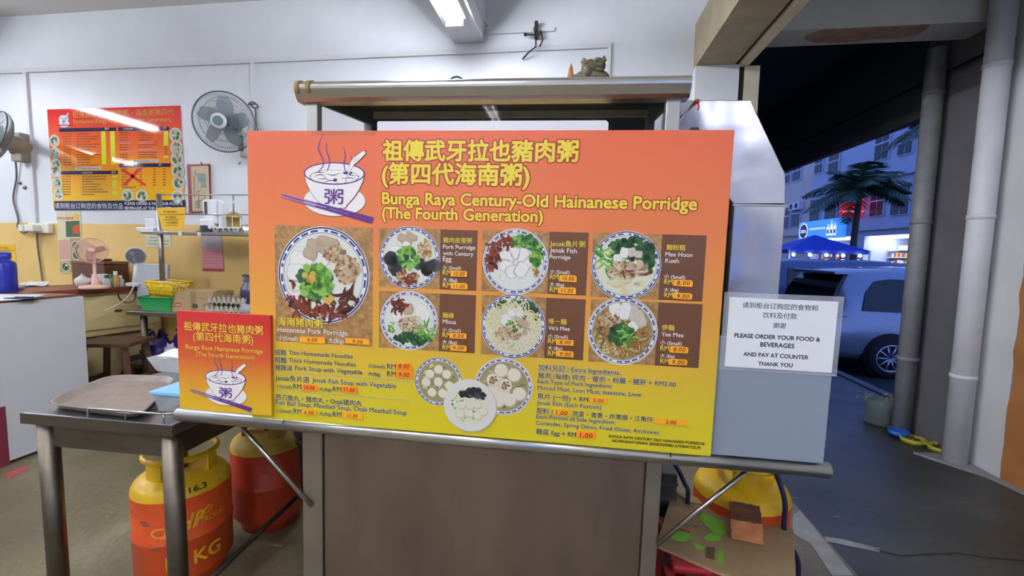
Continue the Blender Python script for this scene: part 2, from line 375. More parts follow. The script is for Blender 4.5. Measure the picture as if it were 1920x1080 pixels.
# ================================================================== STREET
FX = 18.0
M_fb = mat('facade_blue_white', '#969fb4', .7, var=.06, scale=1)
M_fp = mat('facade_pinkish', '#b5a6a0', .7, var=.06, scale=1)
M_win = mat('dark_window', '#1b2130', .25, var=0, spec=.25)
M_wfr = mat('window_frame_pale', '#aeb6c6', .5, var=0)
def fbox(mb, q0, q1, d0, d1, mi=0):
    a = atx(*q0, FX); b = atx(*q1, FX)
    mb.box(FX-d0, FX-d1, min(a.y, b.y), max(a.y, b.y), min(a.z, b.z), max(a.z, b.z), mi)
def house(label, y0, y1, m, wins, ztop, open_y=None, ledges=()):
    t = thing('shophouse', label, 'building', (FX, (y0+y1)/2, -.3), group='shophouses across the street')
    w = MB()
    if open_y:
        oy0, oy1, oz = open_y
        w.box(FX, FX+6, y0, oy0, -.1, oz); w.box(FX, FX+6, oy1, y1, -.1, oz); w.box(FX, FX+6, y0, y1, oz, ztop); w.box(FX+5.8, FX+6, oy0, oy1, -.1, oz)
    else: w.box(FX, FX+6, y0, y1, -.1, ztop)
    w.build('wall', m, t, world=True)
    for (q0, q1) in wins:
        f = MB(); fbox(f, (q0[0]-1.2, q0[1]-1.2), (q1[0]+1.2, q1[1]+1.2), -.02, .10); fo = f.build('window', M_wfr, t, world=True)
        p = MB(); a = atx(*q0, FX); b = atx(*q1, FX); ym, zm = (a.y+b.y)/2, (a.z*.6+b.z*.4)
        for ya, yb in ((min(a.y, b.y), ym-.05), (ym+.05, max(a.y, b.y))):
            for za, zb in ((min(a.z, b.z), zm-.05), (zm+.05, max(a.z, b.z))): p.box(FX-.13, FX-.09, ya, yb, za, zb)
        po = p.build('pane', M_win, None)
        po.data.transform(t.matrix_basis.inverted()); po.parent = fo
    for z in ledges: MB().box(FX-.3, FX+.01, y0, y1, z, z+.25).build('ledge', m, t, world=True)
    return t
house('blue white shophouse above the lit shop with shelves', 22, 31.2, M_fb,
      [((1638, 360), (1657, 403)), ((1678, 350), (1705, 400)), ((1647, 252), (1667, 295)), ((1690, 255), (1712, 285))], 9.6, (26.1, 30.3, 2.65), (3.0, 5.9))
house('blue white shophouse above the blue lit sign board', 31.2, 36.9, M_fb,
      [((1523, 376), (1537, 417)), ((1552, 368), (1568, 413)), ((1532, 298), (1543, 322)), ((1558, 292), (1573, 320))], 9.6, (31.6, 36.4, 2.7), (5.9,))
house('pinkish grey shophouse with air conditioners, beside the steel hood', 36.9, 46, M_fp,
      [((1488, 385), (1500, 424)), ((1470, 392), (1480, 428)), ((1474, 318), (1482, 342)), ((1490, 310), (1502, 336))], 9.6, None, (3.0,))
# shop interior: shelf of goods, ceiling lamp panel
t = thing('shop_shelf', 'lit shelf of packed goods inside the shop across the street', 'shelf', (FX+1.6, 28.2, -.1))
sh = MB()
for z in (.1, .55, 1.0, 1.45, 1.9): sh.box(-.3, .3, -2, 2, z, z+.04)
sh.box(.3, .34, -2, 2, .1, 2.2); sh.build('rack', mat('shelf_white', '#dcdcd8', .5, var=0), t)
cols = ['#b33a3a', '#d9b23a', '#e0ded6', '#7a4a8a', '#3a6bb0', '#c46a2e']
for i in range(4):
    g = MB()
    for k in range(24): g.box(-.28, -.05, -1.95+k*.163, -1.95+k*.163+.14, .14+i*.45, .14+i*.45+random.uniform(.2, .32), random.randrange(6))
    o = g.build('goods', [mat('goods_'+c[1:], c, .5, var=0) for c in cols], t); o['kind'] = 'stuff'
t = thing('shop_light', 'white ceiling light panel inside the shop with shelves', 'light', (FX+.5, 28.2, 2.6))
MB().box(-.3, 1.2, -2, 2, -.06, .0).build('light_panel', mat('shop_panel', '#ffffff', .5, var=0, emit=('#eef2ff', 7)), t)
t = thing('shop_light', 'white ceiling light panel inside the shop under the blue sign', 'light', (FX+.5, 34, 2.65))
MB().box(-.3, 1.2, -2.2, 2.2, -.06, .0).build('light_panel', _mats['shop_panel'], t)
gd = MB(); random.seed(11)
for k in range(16): gd.box(FX+.5, FX+.7, 31.8+k*.28, 32.03+k*.28, .2+random.random()*.9, 1.3+random.random()*1.0, k % 6)
o = gd.build('shop_goods', [_mats['goods_'+c[1:]] for c in cols], world=True); tag(o, 'hanging goods in the lit shop under the blue sign board', 'goods', kind='stuff')
# blue sign board with round emblem
a = atx(1510, 452, FX); b = atx(1598, 412, FX)
t = thing('sign_board', 'blue lit shop sign board with round emblem and white canisters', 'sign', (FX, 34.5, 2.5))
y0s, y1s = 31.7, 37.3; z0s, z1s = 2.62, 3.95
MB().box(FX-.55, FX-.3, y0s, y1s, z0s, z1s).build('board', mat('sign_blue', '#2f74cc', .5, var=.15, scale=1.2, emit=('#3a86e0', .7)), t, world=True)
sf = lambda Y, Z, l: (FX-.56-.004*l, Y, Z)       # here the wall reads from high y to low y
sg = MB(); disc(sg, (36.6, 3.25), .62, sf, 1, 0); disc(sg, (36.6, 3.25), .52, sf, 2, 1)
fl = lambda x, z, l: (FX-.56-.004*l, -x, z)
text(sg, 'DESA', fl, -36.98, 3.12, -36.2, 3, 0, bold=.02)
[clean_rect(sg, 33.65+k*.31, 33.65+k*.31+.22, 3.3, 3.42, sf, 3, 0) for k in range(7)]
for yy, hh in ((33.3, .8), (32.9, 1.0), (32.5, .85)): clean_rect(sg, yy-.17, yy+.17, 2.8, 2.8+hh*.75, sf, 2, 0); clean_rect(sg, yy-.06, yy+.06, 2.8+hh*.75, 2.8+hh, sf, 2, 0); clean_rect(sg, yy-.1, yy+.1, 2.95, 3.2, sf, 3, 1)
sg.build('sign_print', [mat('sign_white', '#f2f4fa', .5, var=0, emit=('#f2f4fa', .5)), mat('sign_navy', '#1b2a52', .5, var=0)], t, world=True)
a = atx(1586, 412, FX); b = atx(1610, 378, FX)
t = thing('projecting_sign', 'red lit projecting sign beside the palm trunk', 'sign', (FX-.6, 30.6, 3.8))
MB().box(FX-1.3, FX-.1, 30.5, 30.75, 3.9, 5.1).build('sign_box', mat('sign_red', '#c01c2c', .4, var=0, emit=('#d01828', .9)), t, world=True)
MB().box(FX-1.3, FX-.1, 30.45, 30.5, 4.15, 4.25).build('stripe', _mats['sign_white'], t, world=True)
for q in ((1493, 388), (1503, 386)):
    p = atx(*q, FX); t = thing('air_conditioner', 'white outdoor air conditioner on the pinkish shophouse, %s' % ('one nearer the hood' if q[0] == 1493 else 'one nearer the blue sign'), 'air conditioner', (FX-.2, p.y, p.z))
    MB().box(-.2, .2, -.4, .4, -.3, .3).build('casing', mat('ac_white', '#c8ccd4', .5, var=0), t, bevel=.02); MB().lathe([(.01, 0), (.22, 0), (.22, .02)], (-.205, 0, 0), 16, T=Matrix.Rotation(-math.pi/2, 3, 'Y')).build('fan_grille', M_win, t)
# canopy with bulbs
t = thing('canopy', 'blue peaked canopy tent strung with white bulbs', 'tent', (6.98, 14, -.45))
c_ = MB(); apex = (6.98, 14, 1.95); hw = 1.02
cs = [(6.98-hw, 14-.8), (6.98+hw, 14-.8), (6.98+hw, 14+.8), (6.98-hw, 14+.8)]
for r0, zz in ((1, 1.5),):
    c_.add([apex]+[(x, y, zz) for x, y in cs]+[(x, y, zz-.1) for x, y in cs], [(0, i+1, (i+1) % 4+1) for i in range(4)]+[(i+1, i+5, (i+1) % 4+5, (i+1) % 4+1) for i in range(4)])
c_.build('roof_cloth', mat('canopy_blue', '#1a3fb4', .7, var=.05), t, world=True)
for x, y in cs: MB().tube([(x, y, -.45), (x, y, 1.5)], .025, 6).build('pole', M_wfr, t, world=True)
for k in range(5): MB().sphere((6.98-hw+.1+k*.42, 13.15, 1.36), .045, 8, 6).build('bulb', mat('bulb_lit', '#ffffff', .4, var=0, emit=('#fff4e0', 14)), t, world=True)
# palms
M_trunkp = mat('palm_bark', '#4c463c', .9, var=.2, scale=20); M_frond = mat('palm_leaf', '#2f4a36', .6, var=.25, scale=5); M_frond2 = mat('palm_leaf_pale', '#4c6650', .6, var=.25, scale=5)
def palm(x, y, zc, r, label, seed, nf=23, tr=.085):
    random.seed(seed); t = thing('palm_tree', label, 'palm', (x, y, -.45))
    MB().tube([(.03*math.sin(k), .02*k/8, k*(zc+.45)/8) for k in range(9)], [tr*(1.25-.04*k) for k in range(9)], 10).build('trunk', M_trunkp, t)
    for i in range(nf):
        a = 2*math.pi*i/nf*2.4+random.uniform(-.2, .2); up = random.uniform(-.1, 1.25); L_ = r*random.uniform(.8, 1.05)
        mb = MB(); pts = []
        for k in range(11):
            s = k/10; hz = L_*s*(1-.12*s*s)*math.cos(up*.9); z = zc+.45+L_*(math.sin(up)*s-.5*s*s)+.05
            pts.append(Vector((hz*math.cos(a), hz*math.sin(a), z)))
        mb.tube(pts, [.018*(1-.08*k) for k in range(11)], 5, 0)
        side = Vector((-math.sin(a), math.cos(a), 0))
        for k in range(2, 40):
            s = k/40; j = min(9, int(s*10)); p = pts[j].lerp(pts[j+1], s*10-j); d = (pts[j+1]-pts[j]).normalized()
            ll = L_*.36*math.sin(math.pi*min(1, .12+.9*s))**.6
            for sg_ in (-1, 1):
                e = p+(side*sg_*.8+d*.55+Vector((0, 0, -.28-.25*random.random()))).normalized()*ll
                m_ = p.lerp(e, .5)+Vector((0, 0, .03)); wv = d*.022
                mb.add([p-wv, p+wv, m_+wv, e, m_-wv], [(0, 1, 2, 4), (4, 2, 3)], 1 if (k+i) % 3 else 2)
        mb.build('frond', [M_trunkp, M_frond, M_frond2], t)
    return t
palm(8.65, 15, 3.35, 1.8, 'palm tree in front of the blue sign board', 5)
palm(8.6, 11.5, 4.6, 1.7, 'palm tree beside the grey pillar, crown under the dark beam', 9, 15)
t = thing('street_post', 'thin brown post rising between the palm crowns', 'post', (9.6, 12.6, -.45)); MB().tube([(0, 0, 0), (0, 0, 5.9)], .05, 8).build('pole', mat('post_brown', '#8a7560', .7), t); MB().box(-.08, .08, -.08, .08, 5.85, 5.95).build('cap', M_wfr, t)
# ------------------------------------------------------------------ vehicles
def vehicle(name, label, cat, basis, L_, hw, prof, paint, glass, wheels, lamps=True, van=False):
    """prof: stations (x, floor z, belt z, roof z, roof half width); x runs from the tail forward."""
    t = thing(name, label, cat, basis=basis); mb = MB(); v = []; n = 11
    for (x, zf, zb, zr, rw) in prof:
        half = [(0, zf), (hw*.9, zf), (hw, zf+.12), (hw*1.0, (zf+zb)/2), (hw*.985, zb), (rw+.02, zr-.06), (rw-.08, zr), (0, zr+.02)]
        sec = [(-y, z) for y, z in reversed(half[1:-1])]
        pts = half+[(-y, z) for y, z in half[-2:0:-1]]
        v.append([(x, y, z) for y, z in pts])
    m = len(v[0]); fs = []
    for i in range(len(v)-1):
        for k in range(m): fs.append((i*m+k, i*m+(k+1) % m, (i+1)*m+(k+1) % m, (i+1)*m+k))
    mb.add([p for s in v for p in s], fs, 0, True)
    mb.add(v[0], [tuple(range(m))], 0); mb.add(v[-1], [tuple(reversed(range(m)))], 0)
    mb.build('body', paint, t)
    return t
M_silver = mat('car_silver', '#8c96a8', .25, .5, var=.03, coat=.6); M_glass = mat('car_glass', '#0c1018', .06, var=0, spec=.6); M_tyre = mat('tyre', '#141416', .8, var=0); M_rim = mat('alloy', '#a9adb8', .3, .8, var=0)
def wheel(t, x, y, r, sgn):
    T = Matrix.Rotation(math.pi/2, 3, 'X')
    o = MB().lathe([(.6*r, -.1), (.92*r, -.11), (r, -.07), (r, .07), (.92*r, .11), (.6*r, .1)], (x, y, r), 28, T=T).build('wheel', M_tyre, t)
    m = MB().lathe([(.01, .05), (.12*r, .05), (.13*r, .02), (.62*r, .0), (.64*r, .1)], (x, y, r), 24, T=T if sgn < 0 else Matrix.Rotation(-math.pi/2, 3, 'X'), mi=1)
    for k in range(10):
        a = 2*math.pi*k/10; m.tube([(x, y+sgn*.07, r), (x+.6*r*math.cos(a), y+sgn*.085, r+.6*r*math.sin(a))], .018, 5, 0)
    m.lathe([(.58*r, .09), (.66*r, .115), (.7*r, .09)], (x, y, r), 24, T=T if sgn < 0 else Matrix.Rotation(-math.pi/2, 3, 'X'), mi=0)
    m.build('rim', [M_rim, M_tyre], o)
cb = Matrix.Translation((3.8, 7.8, -.45)) @ Matrix.Rotation(math.radians(2), 4, 'Z') @ Matrix.Scale(.94, 4, (0, 0, 1))
car = vehicle('car', 'silver blue car parked tail first at the kerb beyond the pillar', 'car', cb, 4.5, .86,
    [(.0, .42, .95, 1.0, .72), (.04, .34, .99, 1.06, .7), (.1, .3, 1.02, 1.3, .66), (.3, .28, 1.04, 1.62, .62), (.55, .26, 1.04, 1.67, .63), (1.3, .24, 1.03, 1.7, .64), (2.3, .24, 1.01, 1.68, .63), (2.95, .24, 1.0, 1.5, .6), (3.5, .26, .98, 1.08, .66), (4.2, .3, .86, .9, .62), (4.45, .4, .7, .74, .5)], M_silver, M_glass, None)
for s in (-1, 1):
    g = MB()
    f = lambda p, tt, s=s: (p[0], s*((.865+(.655-.865)*max(0, (p[1]-1.04)/.58))+.006*tt), p[1])
    g.prism([(.36, 1.05), (1.35, 1.03), (1.38, 1.52), (.8, 1.54), (.58, 1.5), (.45, 1.34)], f); g.prism([(1.45, 1.05), (2.35, 1.04), (2.3, 1.5), (1.48, 1.52)], f); g.prism([(2.43, 1.04), (3.15, 1.03), (2.8, 1.42), (2.4, 1.5)], f)
    g.build('side_window', M_glass, car)
g = MB(); rw = [(-.018, 1.02, .74), (.028, 1.12, .71), (.07, 1.3, .67), (.16, 1.47, .62), (.235, 1.57, .57)]
g.add([(x, sg*w, z) for x, z, w in rw for sg in (-1, 1)]+[(x+.03, sg*w, z) for x, z, w in rw for sg in (-1, 1)], [(2*i, 2*i+1, 2*i+3, 2*i+2) for i in range(4)]+[(10+2*i+1, 10+2*i, 10+2*i+2, 10+2*i+3) for i in range(4)]+[(2*i+j, 2*i+2+j, 12+2*i+j, 10+2*i+j) for i in range(4) for j in (0, 1)])
g.build('rear_window', M_glass, car)
MB().box(.1, .34, -.58, .58, 1.59, 1.64).build('spoiler', M_silver, car, bevel=.01)
for s in (-1, 1):
    MB().box(-.03, .2, s*.72-.13, s*.72+.13, .62, .98).build('tail_lamp', mat('tail_red', '#7c1520', .2, var=0), car, bevel=.03)
    for x in (.78, 3.5):
        o = MB().lathe([(.01, .0), (.37, 0), (.37, .02), (.01, .02)], (x, s*.852, .34), 24, T=Matrix.Rotation(-s*math.pi/2, 3, 'X')).build('wheel_arch', M_tyre, car)
        wheel(car, x, s*.80, .32, s)
MB().box(-.09, .25, -.8, .8, .3, .56).build('bumper', M_silver, car, bevel=.05)
vb = Matrix.Translation((4.3, 11.0, -.45)) @ Matrix.Rotation(math.radians(4), 4, 'Z')
M_van = mat('van_paint', '#4e6087', .35, var=.04, coat=.4)
van = vehicle('van', 'blue grey van with side windows parked behind the silver car', 'van', vb, 4.4, .85,
    [(.0, .35, 1.0, 1.45, .7), (.08, .3, 1.05, 1.6, .72), (.4, .28, 1.08, 1.68, .72), (2.2, .28, 1.08, 1.69, .72), (3.2, .28, 1.06, 1.62, .7), (3.8, .28, 1.0, 1.2, .68), (4.3, .34, .8, .85, .6)], M_van, M_glass, None)
for s in (-1, 1):
    g = MB()
    f = lambda p, tt, s=s: (p[0], s*((.86+(.75-.86)*max(0, (p[1]-1.08)/.55))+.006*tt), p[1])
    for xa, xb in ((.25, .62), (.7, 1.75), (1.85, 2.9)): g.prism([(xa, 1.12), (xb, 1.12), (xb-.03, 1.5), (xa+.03, 1.5)], f)
    g.build('side_window', M_glass, van)
for s in (-1, 1):
    for x in (.8, 3.4): wheel(van, x, s*.8, .31, s)
# ------------------------------------------------------------------ small things by the pillar
t = thing('glass_jar', 'ribbed glass jar with sprigs of green leaves by the grey pipe', 'jar', (2.43, 3.72, 0))
pr = [(.005, .0), (.085, 0), (.095, .01)]
for k in range(9): pr += [(.1, .02+k*.018), (.095, .029+k*.018)]
pr += [(.09, .19), (.085, .2), (.08, .19), (.085, .02), (.005, .015)]
MB().lathe(pr, (0, 0, 0), 24).build('jar_body', mat('jar_glass', '#8e9894', .1, var=0, alpha=.45), t)
MB().lathe([(.005, .016), (.082, .016), (.082, .11), (.005, .11)], (0, 0, 0), 20).build('water', mat('jar_water', '#4b564c', .1, var=0, alpha=.6), t)
random.seed(2)
for k in range(5):
    a = random.uniform(0, 6.3) if k else 3.4; l = .1 if k else .2
    m_ = MB(); tip = Vector((math.cos(a)*l, math.sin(a)*l*.6, .22+.03*k*.5)); m_.tube([(0, 0, .1), (.05*math.cos(a), .05*math.sin(a), .2), tip], .002, 4, 0)
    for j in range(6):
        p = Vector((.05*math.cos(a), .05*math.sin(a), .2)).lerp(tip, .3+.14*j); m_.sphere(p+Vector((random.uniform(-.015, .015), 0, random.uniform(-.01, .012))), .011, 6, 4, 1, (1, .6, .35))
    m_.build('sprig', [mat('sprig_stem', '#5b7a3a', .6, var=0), mat('sprig_leaf', '#9bb83c', .6, var=0)], t)
o = MB().lathe([(.005, .003), (.045, .003), (.048, 0), (.062, .05), (.065, .05), (.05, .0), (.045, .008), (.005, .008)], (2.40, 3.47, 0), 28).build('pet_bowl', mat('bowl_blue', '#2765c4', .35, var=0), world=True); tag(o, 'small blue bowl on the walkway floor beside the grey pipe', 'bowl')
t = thing('double_pet_bowl', 'yellow green double bowl of kibble on the walkway floor', 'bowl', (2.48, 3.32, 0), rz=math.radians(-52))
d_ = MB()
for sx in (-.075, .075): d_.lathe([(.03, .003), (.058, .003), (.068, 0), (.076, .034), (.07, .036), (.056, .012), (.005, .01)], (sx, 0, 0), 24)
d_.box(-.03, .03, -.03, .03, .022, .03); d_.build('double_bowl', mat('bowl_lime', '#b8bd3e', .4, var=0), t)
for sx in (-.075, .075):
    random.seed(4); kb = MB()
    for _ in range(60):
        a = random.random()*6.3; r = .055*random.random()**.5; kb.sphere((sx+r*math.cos(a), r*math.sin(a), .018+random.random()*.008), .006, 6, 4)
    o = kb.build('kibble', mat('kibble', '#6d4426', .8, var=0), t); o['kind'] = 'stuff'
# ================================================================== THE FOOD CART
M_ss = mat('stainless', '#a8a6a2', .3, 1., var=.06, scale=6, stretch=(1, 1, 8), bump=.03)
M_ssd = mat('stainless_dull', '#94847b', .42, 1., var=.16, scale=3, stretch=(2.5, 1, .7), bump=.05)
M_ssp = mat('stainless_polished', '#cfcfcd', .3, 1., var=.03, scale=5, stretch=(.3, 2, 2))
M_alu = mat('anodised_post', '#a9aaa8', .45, .7, var=.05, scale=8)
M_glassc = mat('case_glass', '#39413f', .03, var=0, trans=0, alpha=.08, spec=.3)
cart = thing('food_cart', 'stainless steel hawker food cart with glass case, behind the big menu sign', 'food cart', basis=MK)
FLOORW = -.80
def K(u, v, w): return (u, v, w)
# base cabinet: carcass, front panel, edge strips
FW = lambda u: -(KO.z+KX.z*u)/KZ.z                 # local w of the floor under u
cb_ = MB(); cb_.box(-.592, .415, .052, .62, FW(.4)+.06, -.03)
cb_.build('cabinet', M_ssd, cart)
MB().box(-.528, .372, .042, .054, FW(.4)+.05, -.022).build('front_panel', M_ssd, cart, bevel=.002)
for a, b in ((-.592, -.531), (.375, .415)): MB().box(a, b, .036, .06, FW(.4)+.04, -.022).build('edge_strip', mat('strip_steel', '#9d948c', .4, .9, var=.12, scale=5), cart, bevel=.003)
for u in (-.56, .38):
    for v in (.09, .57): MB().tube([(u, v, FW(u)), (u, v, FW(u)+.08)], .022, 10).build('foot', mat('foot_rubber', '#262626', .8, var=0), cart)
MB().box(-.951, .791, .0, .66, -.020, -.004).build('counter_top', M_ss, cart)
rl = MB(); rl.tube([(-.951, 0, -.001), (.791, 0, -.001)], .0195, 24); rl.build('ledge_rail', M_ssp, cart)
for u in (-.613, .42): MB().tube([(u-.002, 0, 0), (u+.002, 0, 0)], .0192, 20).build('rail_joint', mat('joint_dark', '#3a3734', .5, .6, var=0), cart)
MB().tube([(-.774, .03, -.04), (-.56, .03, -.258)], .006, 8).build('brace', M_ss, cart); MB().tube([(.62, .03, -.035), (.412, .03, -.258)], .006, 8).build('brace', M_ss, cart)
# glass case
for u in (-.589, .374):
    MB().box(u, u+.036, .06, .085, -.004, .905).build('corner_post', M_alu, cart, bevel=.003)
for u in (-.6, .384):
    MB().box(u, u+.03, .43, .46, -.004, .98).build('corner_post', M_alu, cart, bevel=.003)
rf = MB(); prof = [(.05, .888), (.042, .896)]+[(.05-.02*math.sin(a)*1.0-.0, .922-.018*math.cos(a)) for a in [i*math.pi/10 for i in range(3, 11)]]+[(.09, .944), (.48, 1.03), (.48, 1.012), (.09, .916), (.085, .888)]
rf.prism(prof, lambda p, t: (-.604+t*1.03, p[0], p[1])); rf.build('roof', M_ssp, cart)
MB().prism([(.088, .900), (.44, .984), (.44, .995), (.088, .912)], lambda p, t: (-.56+t*.94, p[0], p[1])).build('roof_shade_sheet', mat('roof_shade_dark', '#2b2523', .5, 0, var=.2, spec=.25), cart)  # dark sheet added under the roof, its colour standing in for shade
for (a, b) in ((-.602, -.588), (-.570, -.556)): MB().tube([(a, .05, .922), (b, .05, .922)], .0212, 18).build('tape_patch', mat('brown_tape', '#8a6a34', .5, var=.15, scale=40), cart)
hd = MB(); hd.prism([(.085, .895), (.46, .935), (.46, 1.0), (.085, .92)], lambda p, t: (-.575+.012*t, p[0], p[1])); hd.prism([(.085, .895), (.46, .935), (.46, 1.0), (.085, .92)], lambda p, t: (.392+.012*t, p[0], p[1]))
hd.build('side_header', mat('header_grey', '#46494b', .5, .2, var=.06), cart)
MB().box(-.57, .39, .441, .46, .9, 1.0).build('back_rail', _mats['header_grey'], cart)
MB().box(-.57, .39, .43, .441, .957, .979).build('back_header', mat('header_cream', '#bdb394', .5, var=.12, scale=9), cart)
bp_ = MB(); bp_.box(-.592, -.566, .43, .455, 0, .95); bp_.build('back_stile', _mats['header_grey'], cart)
MB().box(.262, .39, .44, .455, 0, .945).build('back_panel', mat('back_panel_dark', '#43474c', .3, .4, var=.08), cart)
MB().box(-.555, .375, .072, .075, .02, .9).build('front_glass', M_glassc, cart)
for u in (-.578, .393): MB().prism([(.085, .02), (.44, .02), (.44, .935), (.085, .9)], lambda p, t, u=u: (u+.003*t, p[0], p[1])).build('side_glass', M_glassc, cart)
MB().box(-.57, .39, .09, .44, -.004, .012).build('case_floor', M_ss, cart)
# white board leaning inside behind the glass, just above the sign
wb = MB(); p0 = pk(708, 228, .03); p1 = pk(1141, 227, .03)
wb.prism([(p0.x, .02), (p1.x, .02), (p1.x, p0.z-.006), (p1.x-.006, p0.z), (p0.x+.003, p0.z), (p0.x, p0.z-.003)], lambda p, t: (p[0], .028+.01*t, p[1]))
o = wb.build('white_board', mat('white_plastic_board', '#e3e6ee', .4, var=.02), basis=MK.copy()); tag(o, 'white board wedged between the big sign and the glass case, its top showing', 'board')
# things on the roof
M_fig = mat('bronze_green', '#5c5744', .6, .3, var=.35, scale=40, bump=.4)
roofw = lambda v: .944+(v-.09)*.2205
fg = thing('lion_figurine', 'small dark bronze lion head figurine on the cart roof', 'figurine', basis=MK @ Matrix.Translation((.192, .16, roofw(.16))))
S = .04; f_ = MB()
for c, r, sc in (((0, 0, .022), .036, (1.35, .8, .6)), ((-.005, -.004, .042), .026, (1, .9, 1)), ((.014, -.008, .05), .022, (1, .9, .95)), ((.02, -.022, .046), .013, (1, 1, .8)), ((.018, -.02, .034), .011, (1.2, 1, .7)), ((-.04, 0, .016), .014, (1, .8, 1.2)), ((.035, 0, .018), .013, (1, 1, 1.0)), ((-.012, -.02, .03), .014, (1, 1, 1.2)), ((.045, -.004, .012), .01, (1, 1, .8))): f_.sphere(c, r, 12, 8, 0, sc)
f_.build('body', M_fig, fg)
e_ = MB(); e_.lathe([(.008, 0), (.006, .008), (.0005, .015)], (-.024, -.002, .06), 8); e_.build('ear', M_fig, fg)
e_ = MB(); e_.lathe([(.008, 0), (.006, .008), (.0005, .014)], (.03, -.004, .064), 8); e_.build('ear', M_fig, fg)
mn = MB()
for k in range(6): mn.tube([(-.03, -.012, .03+k*.006), (-.022, -.022, .028+k*.006), (-.016, -.024, .03+k*.006)], .0018, 5)
mn.build('mane', mat('mane_pinkish', '#8a6a62', .6, var=.1), fg)
ey = MB()
for c in ((.008, -.03, .055), (.027, -.028, .057)): ey.sphere(c, .0045, 8, 6)
ey.build('eye', mat('eye_olive', '#6e6440', .4, var=0), fg)
cn = MB().lathe([(.0005, .062), (.006, .045), (.014, .0), (.0005, .0)], (0, 0, 0), 16).build('incense_cone', mat('cone_brown', '#a9743f', .7, var=.25, scale=30), basis=MK @ Matrix.Translation((.134, .16, roofw(.16)))); tag(cn, 'brown pointed incense cone on the cart roof beside the lion figurine', 'incense cone')
wr = MB(); wr.tube([(-.2+.03*math.cos(a)*1.0, .2, roofw(.2)-.001+.038*math.sin(a)) for a in [i*math.pi/10 for i in range(11)]], .0028, 6); o = wr.build('wire_loop', mat('black_wire', '#1b1b1c', .5, var=0), basis=MK.copy()); tag(o, 'short black loop of wire lying on the cart roof', 'wire')

# ------------------------------------------------------------------ steel hood at the cart's street end
hood = thing('exhaust_hood', 'tall polished steel hood and duct standing behind the grey panel', 'exhaust hood', basis=MK)
M_hood = mat('hood_steel', '#b8b8c4', .22, .92, var=.02, scale=2, bump=.8, bscale=3.6)
hp_ = [(.43, .966), (.661, .964), (.773, .753), (.78, .664), (.634, .661), (.57, .74), (.43, .74)]
m_ = MB(); m_.prism(hp_, lambda p, t: (p[0], .3+.34*t, p[1])); m_.build('canopy', M_hood, hood, bevel=.003)
MB().box(.636, .783, .302, .64, .0, .661).build('duct', M_hood, hood, bevel=.003)
MB().box(.632, .787, .298, .31, .656, .662).build('seam', M_ss, hood)
st = MB(); st.box(.43, .632, .34, .64, -.004, .70); o = st.build('stove_cabinet', mat('stove_dark', '#2b211c', .4, .3, var=.2, scale=4), basis=MK.copy()); tag(o, 'dark stove cabinet in the gap between the big sign and the steel duct', 'stove')
tg = thing('tongs', 'steel tongs with a red string, sticking up beside the case post', 'tongs', basis=MK)
MB().tube([pk(1252, 246, .2), pk(1275, 225, .2), pk(1305, 188, .2)], .0035, 6).build('arm', M_ss, tg); MB().tube([pk(1246, 248, .21), pk(1283, 215, .21), pk(1308, 188, .21)], .0035, 6).build('arm', M_ss, tg)
rs = MB(); q = pk(1307, 190, .2); rs.sphere(q, .007, 8, 6); rs.tube([q, q+Vector((.006, 0, -.015)), q+Vector((.003, 0, -.024))], .002, 5); rs.tube([q, q+Vector((-.006, 0, -.012))], .002, 5); rs.build('red_string', mat('red_string', '#b4292b', .7, var=0), tg)
cl = MB(); q = pk(1296, 250, .04)
cl.prism([(-.014, -.02), (.014, -.02), (.009, .006), (-.009, .006)], lambda p, t: (q.x+p[0], .01+.02*t, q.z+p[1])); o = cl.build('binder_clip', mat('clip_black', '#17171a', .4, var=0), basis=MK.copy()); tag(o, 'black binder clip behind the top edge of the big sign', 'clip')

# ================================================================== THE BIG MENU SIGN
SV = -.019                                         # how far the sign's face stands in front of the rail's centre
def sp(px, py): p = pk(px, py, SV-.006); return (p.x+.70, p.z-.0125)          # pixel -> sign coordinates
SB = MK @ Matrix.Translation((-.70, SV, .0125+.0065))
sign = thing('menu_sign', 'large orange and yellow porridge menu sign board with bowl photos, standing on the cart rail', 'sign', basis=SB)
fn = lambda x, y, l: (x, -.0062-.00012*l, y)
s0 = sp(475, 250); s1 = sp(1377, 250); s2 = sp(1333, 852); WS = (s1[0]+s2[0])/2; HS = s0[1]
M_sg = ramp_mat('sign_gradient', [(0, '#d6c71c'), (.14, '#d6c028'), (.42, '#dc9c3c'), (.68, '#de7c46'), (1, '#de6544')], 'Z', 0, HS, .5)
b_ = MB(); b_.box(0, WS, -.006, .006, 0, HS); b_.build('board', M_sg, sign, bevel=.001)
yel = ink('yellow', '#e6d13c'); red = ink('darkred', '#96262a'); blk = ink('black', '#241f1c'); halo = ink('halo', '#efe9d0'); wht = ink('white', '#f0ecea'); brn = ink('brown', '#66402a'); stk = ink('sticker', '#fbab20'); stk2 = ink('sticker_deep', '#ff8a1c'); hand = ink('hand', '#5a2418'); pur = ink('purple', '#5b2a80'); lil = ink('lilac', '#a88ac8')
# headings
hd = MB()
for body, a, b, kw in (('祖傳武牙拉也豬肉粥', (718, 306), 1083, dict(bottom=True)), ('(第四代海南粥)', (717, 356), 991, dict(bottom=True)), ('Bunga Raya Century-Old Hainanese Porridge', (717, 387), 1306, {}), ('(The Fourth Generation)', (717, 414), 1017, {})):
    x0, y0 = sp(*a); x1 = sp(b, a[1])[0]; cj = bool(kw)
    text(hd, body, fn, x0, y0, x1, 1, 0, bold=.085 if cj else .085, **kw); text(hd, body, fn, x0, y0, x1, 3, 1, bold=.03 if cj else .028, **kw)
hd.build('heading', [red, yel], sign)
